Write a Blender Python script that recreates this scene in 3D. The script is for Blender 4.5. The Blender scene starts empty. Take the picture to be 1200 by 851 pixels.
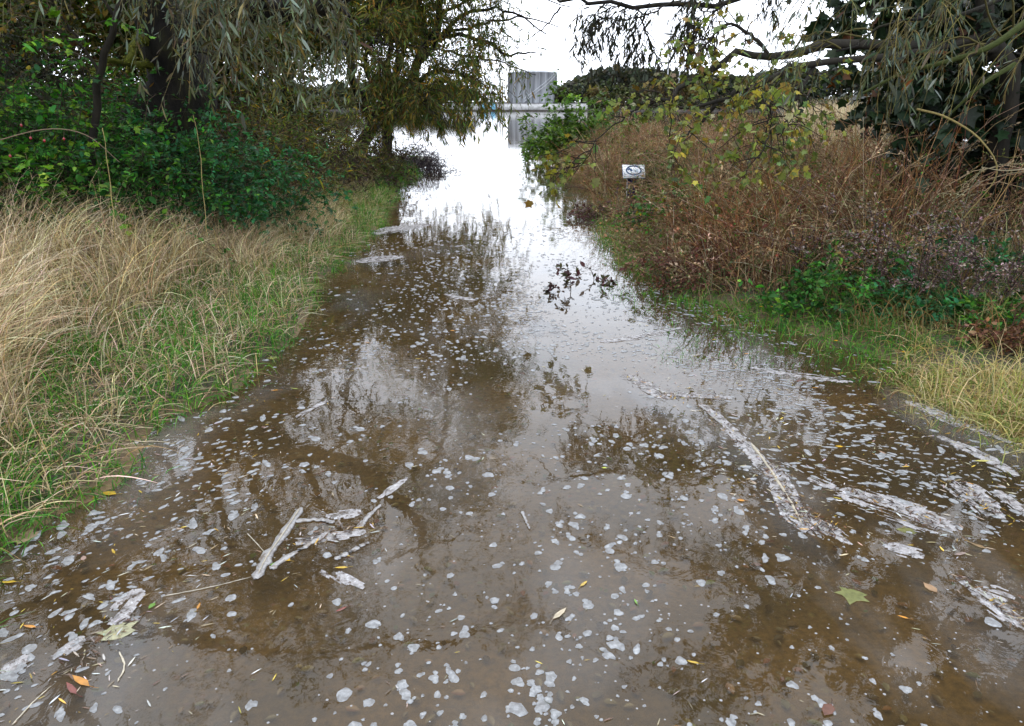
import bpy, math, random
import numpy as np
R = math.radians
rng = np.random.default_rng(7)
random.seed(7)
sc = bpy.context.scene
C = sc.collection

# ------------------------------------------------------------------ camera, sky, sun, exposure
CAM_H, FX, CY, HZ = 1.6, 880.0, 425.5, 124.0
PITCH = math.atan((CY - HZ) / FX)
cam_d = bpy.data.cameras.new('camera'); cam = bpy.data.objects.new('camera', cam_d); C.objects.link(cam)
cam.location = (0, 0, CAM_H); cam.rotation_euler = (math.pi / 2 - PITCH, 0, 0)
cam_d.sensor_width = 36; cam_d.lens = 36 * FX / 1200; cam_d.clip_start = 0.05; cam_d.clip_end = 3000
sc.camera = cam
w = bpy.data.worlds.new('World'); sc.world = w; w.use_nodes = True
nt = w.node_tree; bg = nt.nodes['Background']
SUN_EL, SUN_ROT = R(66), R(-15)
sky = nt.nodes.new('ShaderNodeTexSky'); sky.sky_type = 'NISHITA'; sky.sun_disc = False
sky.sun_elevation = SUN_EL; sky.sun_rotation = SUN_ROT; sky.dust_density = 3
hsv = nt.nodes.new('ShaderNodeHueSaturation'); hsv.inputs['Saturation'].default_value = 0.25
nt.links.new(sky.outputs[0], hsv.inputs['Color'])
mx = nt.nodes.new('ShaderNodeMix'); mx.data_type = 'RGBA'; mx.inputs[0].default_value = 0.72
nt.links.new(hsv.outputs[0], mx.inputs[6])
mx.inputs[7].default_value = (11.9, 12.7, 14.3, 1)          # even overcast layer
tcw = nt.nodes.new('ShaderNodeTexCoord'); sxw = nt.nodes.new('ShaderNodeSeparateXYZ'); nt.links.new(tcw.outputs['Generated'], sxw.inputs[0])
mrw = nt.nodes.new('ShaderNodeMapRange'); mrw.inputs['From Max'].default_value = 1; mrw.inputs['To Min'].default_value = 1.75; mrw.inputs['To Max'].default_value = 1.2; nt.links.new(sxw.outputs[2], mrw.inputs[0])   # overcast sky, brightest in the thin cloud above the river
scw = nt.nodes.new('ShaderNodeVectorMath'); scw.operation = 'SCALE'; nt.links.new(mx.outputs[2], scw.inputs[0]); nt.links.new(mrw.outputs[0], scw.inputs['Scale'])
nt.links.new(scw.outputs[0], bg.inputs['Color']); bg.inputs['Strength'].default_value = 0.12
sd = bpy.data.lights.new('sun', 'SUN'); sd.energy = 0.9; sd.angle = R(36); sd.color = (1, .96, .9)
so = bpy.data.objects.new('sun', sd); C.objects.link(so)
so.rotation_euler = (math.pi / 2 - SUN_EL, 0, -SUN_ROT + math.pi)  # light comes from ahead, high
vs = sc.view_settings; vs.view_transform = 'Standard'; vs.look = 'None'; vs.gamma = 1; vs.exposure = 0.42; vs.use_curve_mapping = False
cy = sc.cycles; cy.max_bounces = 6; cy.diffuse_bounces = 3; cy.glossy_bounces = 3; cy.transmission_bounces = 3; cy.transparent_max_bounces = 6
cy.use_denoising = True; cy.sample_clamp_indirect = 6

# ------------------------------------------------------------------ helpers
cp, sp = math.cos(PITCH), math.sin(PITCH)
def ray(px, py):
    a = (px - 600) / FX; b = (CY - py) / FX
    return np.array([a, cp + b * sp, -sp + b * cp])
def gnd(px, py, z=0.0):
    d = ray(px, py); t = (z - CAM_H) / d[2]
    return np.array([d[0] * t, d[1] * t, z])
def at(px, py, Y):
    d = ray(px, py); t = Y / d[1]
    return np.array([d[0] * t, Y, CAM_H + d[2] * t])
def norm(a): return a / (np.linalg.norm(a, axis=-1, keepdims=True) + 1e-9)
def sstep(a, b, x):
    t = np.clip((x - a) / (b - a), 0, 1); return t * t * (3 - 2 * t)
_tab = np.random.default_rng(3).random((256, 256))
def vnoise(x, y):
    x = np.asarray(x, float); y = np.asarray(y, float)
    xi = np.floor(x).astype(int); yi = np.floor(y).astype(int)
    fx = x - xi; fy = y - yi; fx = fx * fx * (3 - 2 * fx); fy = fy * fy * (3 - 2 * fy)
    g = lambda a, b: _tab[a % 256, b % 256]
    return (g(xi, yi) * (1 - fx) + g(xi + 1, yi) * fx) * (1 - fy) + (g(xi, yi + 1) * (1 - fx) + g(xi + 1, yi + 1) * fx) * fy
def fbm(x, y, o=4):
    s = 0; a = .5; t = 0
    for k in range(o): s = s + a * vnoise(x * 2 ** k + 13 * k, y * 2 ** k + 7 * k); t += a; a *= .5
    return s / t

def mesh_np(name, V, F, mat, parent=None, col=None, smooth=False):
    """F: int array (M,k) or a list of such arrays; col: per vertex colour (N,3)"""
    V = np.asarray(V, np.float32).reshape(-1, 3)
    Fs = F if isinstance(F, list) else [F]
    Fs = [np.asarray(f, np.int32) for f in Fs if len(f)]
    me = bpy.data.meshes.new(name)
    me.vertices.add(len(V)); me.vertices.foreach_set('co', V.ravel())
    loops = np.concatenate([f.ravel() for f in Fs]); tot = np.concatenate([np.full(len(f), f.shape[1], np.int32) for f in Fs])
    me.loops.add(len(loops)); me.loops.foreach_set('vertex_index', loops)
    me.polygons.add(len(tot)); st = np.concatenate([[0], np.cumsum(tot)[:-1]]).astype(np.int32)
    me.polygons.foreach_set('loop_start', st); me.polygons.foreach_set('loop_total', tot)
    if smooth: me.polygons.foreach_set('use_smooth', np.ones(len(tot), bool))
    me.update(calc_edges=True)
    if col is not None:
        ca = me.color_attributes.new('Col', 'FLOAT_COLOR', 'POINT')
        c4 = np.ones((len(V), 4), np.float32); c4[:, :3] = col; ca.data.foreach_set('color', c4.ravel())
    if mat: me.materials.append(mat)
    o = bpy.data.objects.new(name, me); C.objects.link(o)
    if parent: o.parent = parent
    return o
class Acc:
    """collects pieces of one mesh"""
    def __init__(s): s.V = []; s.F = {}; s.C = []; s.n = 0
    def add(s, V, F, col=(.5, .5, .5)):
        V = np.asarray(V, float).reshape(-1, 3); s.V.append(V)
        c = np.asarray(col, float); s.C.append(np.broadcast_to(c, (len(V), 3)) if c.ndim == 1 else c)
        for f in (F if isinstance(F, list) else [F]):
            f = np.asarray(f); s.F.setdefault(f.shape[1], []).append(f + s.n)
        s.n += len(V); return s
    def box(s, c, d, col=(.5, .5, .5), rz=0):
        x, y, z = d; v = np.array([[i, j, k] for i in (-.5, .5) for j in (-.5, .5) for k in (-.5, .5)]) * (x, y, z)
        if rz: v = v @ np.array([[math.cos(rz), math.sin(rz), 0], [-math.sin(rz), math.cos(rz), 0], [0, 0, 1]])
        f = np.array([[0, 1, 3, 2], [4, 6, 7, 5], [0, 4, 5, 1], [2, 3, 7, 6], [0, 2, 6, 4], [1, 5, 7, 3]])
        return s.add(v + np.asarray(c), f, col)
    def build(s, name, mat, parent=None, smooth=False):
        return mesh_np(name, np.concatenate(s.V), [np.concatenate(f) for f in s.F.values()], mat, parent, np.concatenate(s.C), smooth)
def tubes(P, Rad, sides=4, cap=False):
    """P (N,K,3), Rad (N,K) -> verts, quads"""
    P = np.asarray(P, float); N, K, _ = P.shape
    T = norm(np.gradient(P, axis=1)); ref = np.zeros_like(T); ref[..., 0] = .31; ref[..., 1] = .95; ref[..., 2] = .1
    flip = np.abs((T * norm(ref)).sum(-1)) > .93; ref[flip] = (1, 0, 0)
    U = norm(np.cross(T, ref)); W = np.cross(T, U)
    a = np.arange(sides) * 2 * np.pi / sides
    V = P[:, :, None] + Rad[:, :, None, None] * (np.cos(a)[None, None, :, None] * U[:, :, None] + np.sin(a)[None, None, :, None] * W[:, :, None])
    i = (np.arange(N)[:, None, None] * K + np.arange(K - 1)[None, :, None]) * sides; j = np.arange(sides)[None, None]; j2 = (j + 1) % sides
    F = np.stack([i + j, i + j2, i + sides + j2, i + sides + j], -1).reshape(-1, 4)
    return V.reshape(-1, 3), F
def resample(pts, K):
    pts = np.asarray(pts, float); n = len(pts)
    if n == 2: return pts[0] + (pts[1] - pts[0]) * np.linspace(0, 1, K)[:, None]
    e = np.concatenate([[2 * pts[0] - pts[1]], pts, [2 * pts[-1] - pts[-2]]]); out = []
    for u in np.linspace(0, n - 1 - 1e-6, K):
        i = int(u); t = u - i; a, b, c, d = e[i:i + 4]
        out.append(.5 * (2 * b + (c - a) * t + (2 * a - 5 * b + 4 * c - d) * t * t + (3 * b - a - 3 * c + d) * t ** 3))
    return np.array(out)
def grow(S, D, L, K=6, wob=.15, droop=0.0):
    P = [S]; d = norm(D); L = np.broadcast_to(L, (len(S),))
    for k in range(K):
        d = norm(d + wob * rng.normal(size=d.shape) + np.array([0, 0, -droop]) * (k + 1) / K)
        P.append(P[-1] + d * (L / K)[:, None])
    return np.stack(P, 1)
def spawn(P, n, t0=.2, t1=1., ang=50, jit=15):
    N, K, _ = P.shape; idx = np.repeat(np.arange(N), n); t = t0 + (t1 - t0) * rng.random(len(idx))
    f = t * (K - 1) * .9999; i = f.astype(int); fr = (f - i)[:, None]
    a = P[idx, i]; b = P[idx, i + 1]; pos = a + (b - a) * fr; tan = norm(b - a)
    perp = norm(np.cross(tan, rng.normal(size=tan.shape)))
    g = np.radians(ang + jit * rng.normal(size=len(idx)))[:, None]
    return pos, tan * np.cos(g) + perp * np.sin(g), idx, t
# leaf templates: x across, y along, z up; unit length
WILLOW = (np.array([[0, 0, 0], [.085, .3, .02], [.07, .68, .0], [0, 1, -.05], [-.07, .68, .0], [-.085, .3, .02]]), [np.array([[0, 1, 2, 3], [0, 3, 4, 5]])])
OVAL = (np.array([[0, 0, 0], [.27, .3, .05], [.24, .65, .04], [0, 1, -.06], [-.24, .65, .04], [-.27, .3, .05]]), [np.array([[0, 1, 2, 3], [0, 3, 4, 5]])])
_mo = np.array([[0, 0], [.22, .02], [.46, .12], [.34, .3], [.58, .56], [.3, .58], [.16, .7], [0, 1], [-.16, .7], [-.3, .58], [-.58, .56], [-.34, .3], [-.46, .12], [-.22, .02]])
MAPLE = (np.vstack([[0, .38, .05], np.c_[_mo, -.12 * (np.abs(_mo[:, 0]) + .3 * _mo[:, 1])]]), [np.array([[0, 1 + i, 1 + (i + 1) % 14] for i in range(14)])])
ROUND = (np.vstack([[0, .5, .06]] + [[.5 * math.sin(a) * (1 + .12 * math.cos(5 * a)), .5 - .5 * math.cos(a) * (1 + .1 * math.cos(3 * a)), -.02] for a in np.arange(9) * 2 * math.pi / 9]), [np.array([[0, 1 + i, 1 + (i + 1) % 9] for i in range(9)])])
def leaves(pos, D, size, tmpl, up=.6):
    """place a leaf at every pos pointing along D"""
    T, Fs = tmpl; D = norm(D); n = rng.normal(size=D.shape); n[:, 2] += up * 2
    X = norm(np.cross(D, n)); Nn = np.cross(X, D)
    V = pos[:, None] + size[:, None, None] * (T[None, :, 0, None] * X[:, None] + T[None, :, 1, None] * D[:, None] + T[None, :, 2, None] * Nn[:, None])
    k = len(T); F = [(np.arange(len(pos))[:, None, None] * k + f[None]).reshape(-1, f.shape[1]) for f in Fs]
    return V.reshape(-1, 3), F, k
def pick(n, pal, jit=.18):
    """palette entries (weight, rgb) -> n colours with brightness and hue jitter"""
    p = np.array([a[0] for a in pal], float); p /= p.sum(); c = np.array([a[1] for a in pal])[rng.choice(len(pal), n, p=p)]
    return np.clip(c * np.exp(jit * rng.normal(size=(n, 1))) * np.exp(.08 * rng.normal(size=(n, 3))), 0.002, .9)

def tag(o, label=None, cat=None, group=None, kind=None):
    if label: o['label'] = label
    if cat: o['category'] = cat
    if group: o['group'] = group
    if kind: o['kind'] = kind
    return o
def empty(name, loc, label=None, cat=None, group=None):
    o = bpy.data.objects.new(name, None); C.objects.link(o); o.location = loc; o.empty_display_size = .2
    return tag(o, label, cat, group)
def rebase(root):
    """children were built in world coordinates: keep them where they are below an Empty at the base"""
    bpy.context.view_layer.update()
    off = np.array(root.location, np.float32)
    for ch in list(root.children) :
        me = ch.data; n = len(me.vertices); co = np.empty(n * 3, np.float32); me.vertices.foreach_get('co', co)
        co = co.reshape(-1, 3) - off; me.vertices.foreach_set('co', co.ravel()); me.update()
        for g in ch.children:
            m2 = g.data; n = len(m2.vertices); co = np.empty(n * 3, np.float32); m2.vertices.foreach_get('co', co)
            co = co.reshape(-1, 3) - off; m2.vertices.foreach_set('co', co.ravel()); m2.update()

# ------------------------------------------------------------------ materials
def newmat(name):
    m = bpy.data.materials.new(name); m.use_nodes = True; m.node_tree.nodes.clear(); return m, m.node_tree
def N_(nt, typ, **kw):
    n = nt.nodes.new(typ)
    for k, v in kw.items():
        if k.startswith('i_'): n.inputs[k[2:].replace('_', ' ')].default_value = v
        else: setattr(n, k, v)
    return n
def leaf_mat(name, rough=.5, trans=.35, spec=.3, two_tone=None, deep=.7):
    m, t = newmat(name); L = t.links.new
    out = N_(t, 'ShaderNodeOutputMaterial'); at_ = N_(t, 'ShaderNodeAttribute', attribute_name='Col')
    no = N_(t, 'ShaderNodeTexNoise', i_Scale=60., i_Detail=2.); geo = N_(t, 'ShaderNodeNewGeometry'); L(geo.outputs['Position'], no.inputs['Vector'])
    mr = N_(t, 'ShaderNodeMapRange'); mr.inputs['To Min'].default_value = .55 * deep; mr.inputs['To Max'].default_value = 1.45 * deep; L(no.outputs[0], mr.inputs[0])
    mul = N_(t, 'ShaderNodeVectorMath', operation='SCALE'); L(at_.outputs['Color'], mul.inputs[0]); L(mr.outputs[0], mul.inputs['Scale'])
    src = mul.outputs[0]
    if two_tone:      # pale underside of willow leaves
        mm = N_(t, 'ShaderNodeMix', data_type='RGBA'); L(geo.outputs['Backfacing'], mm.inputs[0]); L(src, mm.inputs[6]); 
        m2 = N_(t, 'ShaderNodeVectorMath', operation='MULTIPLY_ADD'); m2.inputs[1].default_value = (1.15, 1.2, 1.35); m2.inputs[2].default_value = two_tone
        L(src, m2.inputs[0]); L(m2.outputs[0], mm.inputs[7]); src = mm.outputs[2]
    p = N_(t, 'ShaderNodeBsdfPrincipled', i_Roughness=rough); p.inputs['Specular IOR Level'].default_value = spec; L(src, p.inputs['Base Color'])
    if trans:
        tr = N_(t, 'ShaderNodeBsdfTranslucent'); g = N_(t, 'ShaderNodeVectorMath', operation='MULTIPLY'); g.inputs[1].default_value = (1.25, 1.35, .6)
        L(src, g.inputs[0]); L(g.outputs[0], tr.inputs[0]); mi = N_(t, 'ShaderNodeMixShader'); mi.inputs[0].default_value = trans
        L(p.outputs[0], mi.inputs[1]); L(tr.outputs[0], mi.inputs[2]); L(mi.outputs[0], out.inputs[0])
    else: L(p.outputs[0], out.inputs[0])
    return m
def noisy_mat(name, stops, scale=4., detail=8., rough=.8, bump=.4, bdist=.02, stretch=(1, 1, 1), attr=False, spec=.3, distort=.3, bscale=None):
    m, t = newmat(name); L = t.links.new; out = N_(t, 'ShaderNodeOutputMaterial'); tc = N_(t, 'ShaderNodeTexCoord'); mp = N_(t, 'ShaderNodeMapping')
    mp.inputs['Scale'].default_value = stretch; L(tc.outputs['Object'], mp.inputs[0])
    no = N_(t, 'ShaderNodeTexNoise', i_Scale=scale, i_Detail=detail, i_Distortion=distort); no.inputs['Roughness'].default_value = .65; L(mp.outputs[0], no.inputs['Vector'])
    cr = N_(t, 'ShaderNodeValToRGB'); el = cr.color_ramp.elements
    while len(el) < len(stops): el.new(.5)
    for e, (pos, c) in zip(el, stops): e.position = pos; e.color = (*c, 1)
    L(no.outputs[0], cr.inputs[0]); p = N_(t, 'ShaderNodeBsdfPrincipled', i_Roughness=rough); p.inputs['Specular IOR Level'].default_value = spec
    src = cr.outputs[0]
    if attr:
        a = N_(t, 'ShaderNodeAttribute', attribute_name='Col'); mu = N_(t, 'ShaderNodeVectorMath', operation='MULTIPLY'); L(a.outputs['Color'], mu.inputs[0]); L(src, mu.inputs[1]); src = mu.outputs[0]
    L(src, p.inputs['Base Color'])
    if bump:
        n2 = no
        if bscale: n2 = N_(t, 'ShaderNodeTexNoise', i_Scale=bscale, i_Detail=6.); L(mp.outputs[0], n2.inputs['Vector'])
        b = N_(t, 'ShaderNodeBump', i_Strength=bump, i_Distance=bdist); L(n2.outputs[0], b.inputs['Height']); L(b.outputs[0], p.inputs['Normal'])
    L(p.outputs[0], out.inputs[0]); return m
M_leaf = leaf_mat('leaf_blade', .55, .35, .2, deep=.62); M_hedge = leaf_mat('hedge_leaf', .55, .35, .2, deep=.95)
M_willow = leaf_mat('willow_leaf', .45, .3, .35, two_tone=(.03, .038, .032), deep=.72)
M_dark = leaf_mat('dark_glossy_leaf', .45, .15, .25, deep=.6)
M_dry = leaf_mat('dry_stalk', .75, .15, .15, deep=1.0)
M_herb = leaf_mat('dead_herb', .8, .12, .12, deep=.88)
M_grass = leaf_mat('grass_blade', .5, .3, .25, deep=.85)
M_twig = leaf_mat('twig_bark', .8, 0, .2)
M_fleaf = leaf_mat('wet_fallen_leaf', .25, 0, .6)
M_bark = noisy_mat('willow_bark', [(.25, (.003, .0025, .002)), (.5, (.010, .008, .006)), (.62, (.018, .016, .008)), (.74, (.05, .058, .01))], 7, 12, .9, 1., .06, (1, 1, .25))
M_bark2 = noisy_mat('smooth_bark', [(.3, (.007, .006, .004)), (.6, (.022, .018, .012)), (.8, (.05, .05, .02))], 12, 8, .85, .6, .02, (1, 1, .3))
def foam_mat(name, stops, scale, a0, a1, n0=.35, n1=.65, stretch=(1, 1, 1)):
    m, t = newmat(name); L = t.links.new; out = N_(t, 'ShaderNodeOutputMaterial'); g = N_(t, 'ShaderNodeNewGeometry'); mp = N_(t, 'ShaderNodeMapping'); mp.inputs['Scale'].default_value = stretch; L(g.outputs['Position'], mp.inputs[0])
    no = N_(t, 'ShaderNodeTexNoise', i_Scale=scale, i_Detail=9., i_Distortion=.8); no.inputs['Roughness'].default_value = .7; L(mp.outputs[0], no.inputs['Vector'])
    cr = N_(t, 'ShaderNodeValToRGB'); el = cr.color_ramp.elements
    while len(el) < len(stops): el.new(.5)
    for e, (pos, c) in zip(el, stops): e.position = pos; e.color = (*c, 1)
    L(no.outputs[0], cr.inputs[0]); p = N_(t, 'ShaderNodeBsdfPrincipled', i_Roughness=.4); p.inputs['Specular IOR Level'].default_value = .4; L(cr.outputs[0], p.inputs['Base Color'])
    vb = N_(t, 'ShaderNodeTexVoronoi', i_Scale=260.); L(g.outputs['Position'], vb.inputs['Vector']); b = N_(t, 'ShaderNodeBump', i_Strength=.6, i_Distance=.003); L(vb.outputs['Distance'], b.inputs['Height']); L(b.outputs[0], p.inputs['Normal'])
    n2 = N_(t, 'ShaderNodeTexNoise', i_Scale=scale * .8, i_Detail=6.); mp2 = N_(t, 'ShaderNodeMapping'); mp2.inputs['Location'].default_value = (5, 5, 0); L(g.outputs['Position'], mp2.inputs[0]); L(mp2.outputs[0], n2.inputs['Vector'])
    mr = N_(t, 'ShaderNodeMapRange'); mr.inputs['From Min'].default_value = n0; mr.inputs['From Max'].default_value = n1; mr.inputs['To Min'].default_value = a0; mr.inputs['To Max'].default_value = a1; L(n2.outputs[0], mr.inputs[0])
    tr = N_(t, 'ShaderNodeBsdfTransparent'); mi = N_(t, 'ShaderNodeMixShader'); L(mr.outputs[0], mi.inputs[0]); L(tr.outputs[0], mi.inputs[1]); L(p.outputs[0], mi.inputs[2]); L(mi.outputs[0], out.inputs[0]); return m
M_foam = foam_mat('foam', [(.3, (.16, .16, .16)), (.5, (.26, .27, .275)), (.7, (.39, .40, .41))], 50, .6, 1.0)
M_scum = foam_mat('foam_covered_litter', [(.34, (.035, .022, .015)), (.43, (.12, .095, .08)), (.48, (.38, .38, .39)), (.55, (.23, .21, .20)), (.64, (.50, .51, .53))], 30, .30, 1.0, .36, .54)
M_stalk = noisy_mat('bleached_wet_stalk', [(.3, (.06, .03, .02)), (.42, (.16, .14, .12)), (.5, (.28, .28, .28)), (.58, (.17, .155, .145)), (.75, (.38, .39, .40))], 22, 10, .35, .6, .006, (1, 1, 1), spec=.5)
M_metal = noisy_mat('pale_painted_steel', [(.3, (.42, .44, .46)), (.7, (.60, .61, .62))], 1.2, 6, .6, .1, .02)
M_blue = noisy_mat('light_blue_paint', [(.3, (.16, .42, .62)), (.7, (.24, .52, .70))], 1.5, 6, .6, .1, .02)
M_darksteel = noisy_mat('dark_steel', [(.3, (.05, .05, .07)), (.7, (.11, .10, .13))], 2, 6, .7, .1, .02)
M_conc = noisy_mat('pale_concrete', [(.25, (.22, .22, .20)), (.5, (.46, .46, .45)), (.75, (.62, .62, .62))], .9, 10, .85, .3, .05)
M_stone = noisy_mat('dark_quay_stone', [(.3, (.03, .028, .025)), (.7, (.10, .09, .08))], 1., 10, .9, .5, .1)
M_signface = noisy_mat('white_enamel', [(.3, (.72, .74, .76)), (.8, (.82, .83, .84))], 9, 5, .4, 0)
M_signblue = noisy_mat('dark_blue_print', [(.3, (.02, .05, .12)), (.8, (.03, .08, .18))], 9, 5, .5, 0)
M_signmid = noisy_mat('grey_blue_print', [(.3, (.16, .30, .42)), (.8, (.25, .4, .5))], 40, 5, .5, 0)
M_signred = noisy_mat('faded_red_print', [(.3, (.45, .2, .18)), (.8, (.55, .3, .28))], 30, 5, .5, 0)
M_post = noisy_mat('navy_painted_timber', [(.3, (.006, .012, .07)), (.7, (.015, .03, .14))], 8, 8, .6, .4, .01, (1, 1, .3))

# tank skin: pale steel with rain streaks and seams
def tank_mat():
    m, t = newmat('streaked_tank_steel'); L = t.links.new; out = N_(t, 'ShaderNodeOutputMaterial'); tc = N_(t, 'ShaderNodeTexCoord'); mp = N_(t, 'ShaderNodeMapping')
    mp.inputs['Scale'].default_value = (1, 1, .03); L(tc.outputs['Object'], mp.inputs[0])
    no = N_(t, 'ShaderNodeTexNoise', i_Scale=.9, i_Detail=6.); L(mp.outputs[0], no.inputs['Vector'])
    cr = N_(t, 'ShaderNodeValToRGB'); e = cr.color_ramp.elements; e[0].position = .32; e[0].color = (.13, .14, .15, 1); e[1].position = .62; e[1].color = (.33, .345, .365, 1); L(no.outputs[0], cr.inputs[0])
    p = N_(t, 'ShaderNodeBsdfPrincipled', i_Roughness=.65); L(cr.outputs[0], p.inputs['Base Color']); L(p.outputs[0], out.inputs[0]); return m
M_tank = tank_mat()

def ground_mat():
    m, t = newmat('mud_and_gravel'); L = t.links.new; out = N_(t, 'ShaderNodeOutputMaterial'); tc = N_(t, 'ShaderNodeTexCoord')
    n1 = N_(t, 'ShaderNodeTexNoise', i_Scale=1.1, i_Detail=9., i_Distortion=.4); L(tc.outputs['Object'], n1.inputs['Vector'])
    r1 = N_(t, 'ShaderNodeValToRGB'); e = r1.color_ramp.elements; e[0].position = .3; e[0].color = (.040, .036, .012, 1); e[1].position = .7; e[1].color = (.19, .13, .06, 1)
    e.new(.45).color = (.10, .066, .026, 1); e.new(.56).color = (.15, .097, .04, 1); L(n1.outputs[0], r1.inputs[0])
    v = N_(t, 'ShaderNodeTexVoronoi', i_Scale=26.); v.inputs['Randomness'].default_value = 1; L(tc.outputs['Object'], v.inputs['Vector'])
    rv = N_(t, 'ShaderNodeValToRGB'); e = rv.color_ramp.elements; e[0].position = .1; e[0].color = (1, 1, 1, 1); e[1].position = .42; e[1].color = (0, 0, 0, 1); L(v.outputs['Distance'], rv.inputs[0])
    n3 = N_(t, 'ShaderNodeTexNoise', i_Scale=1.7, i_Detail=4.); L(tc.outputs['Object'], n3.inputs['Vector'])
    r3 = N_(t, 'ShaderNodeValToRGB'); e = r3.color_ramp.elements; e[0].position = .5; e[0].color = (0, 0, 0, 1); e[1].position = .62; e[1].color = (.55, .55, .55, 1); L(n3.outputs[0], r3.inputs[0])
    mu = N_(t, 'ShaderNodeMath', operation='MULTIPLY'); L(rv.outputs[0], mu.inputs[0]); L(r3.outputs[0], mu.inputs[1])
    vc = N_(t, 'ShaderNodeMix', data_type='RGBA', blend_type='MULTIPLY'); vc.inputs[0].default_value = .5; vc.inputs[6].default_value = (.26, .23, .17, 1); L(v.outputs['Color'], vc.inputs[7])
    m1 = N_(t, 'ShaderNodeMix', data_type='RGBA'); L(mu.outputs[0], m1.inputs[0]); L(r1.outputs[0], m1.inputs[6]); L(vc.outputs[2], m1.inputs[7])
    n4 = N_(t, 'ShaderNodeTexNoise', i_Scale=38., i_Detail=5.); L(tc.outputs['Object'], n4.inputs['Vector'])
    mr = N_(t, 'ShaderNodeMapRange'); mr.inputs['From Min'].default_value = .3; mr.inputs['From Max'].default_value = .7; mr.inputs['To Min'].default_value = .6; mr.inputs['To Max'].default_value = 1.35; L(n4.outputs[0], mr.inputs[0])
    sz = N_(t, 'ShaderNodeSeparateXYZ'); L(tc.outputs['Object'], sz.inputs[0])     # soil and leaf mould above the water, mud below, grass on the far bank
    mz = N_(t, 'ShaderNodeMapRange'); mz.inputs['From Min'].default_value = -.01; mz.inputs['From Max'].default_value = .06; L(sz.outputs[2], mz.inputs[0])
    mxz = N_(t, 'ShaderNodeMix', data_type='RGBA'); mxz.inputs[7].default_value = (.035, .032, .014, 1); L(mz.outputs[0], mxz.inputs[0]); L(m1.outputs[2], mxz.inputs[6]); m1 = mxz
    sc_ = N_(t, 'ShaderNodeVectorMath', operation='SCALE'); L(m1.outputs[2], sc_.inputs[0]); L(mr.outputs[0], sc_.inputs['Scale'])
    b = N_(t, 'ShaderNodeBump', i_Strength=.7, i_Distance=.03); L(n4.outputs[0], b.inputs['Height'])
    p = N_(t, 'ShaderNodeBsdfPrincipled', i_Roughness=.85); L(sc_.outputs[0], p.inputs['Base Color']); L(b.outputs[0], p.inputs['Normal']); L(p.outputs[0], out.inputs[0]); return m
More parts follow.
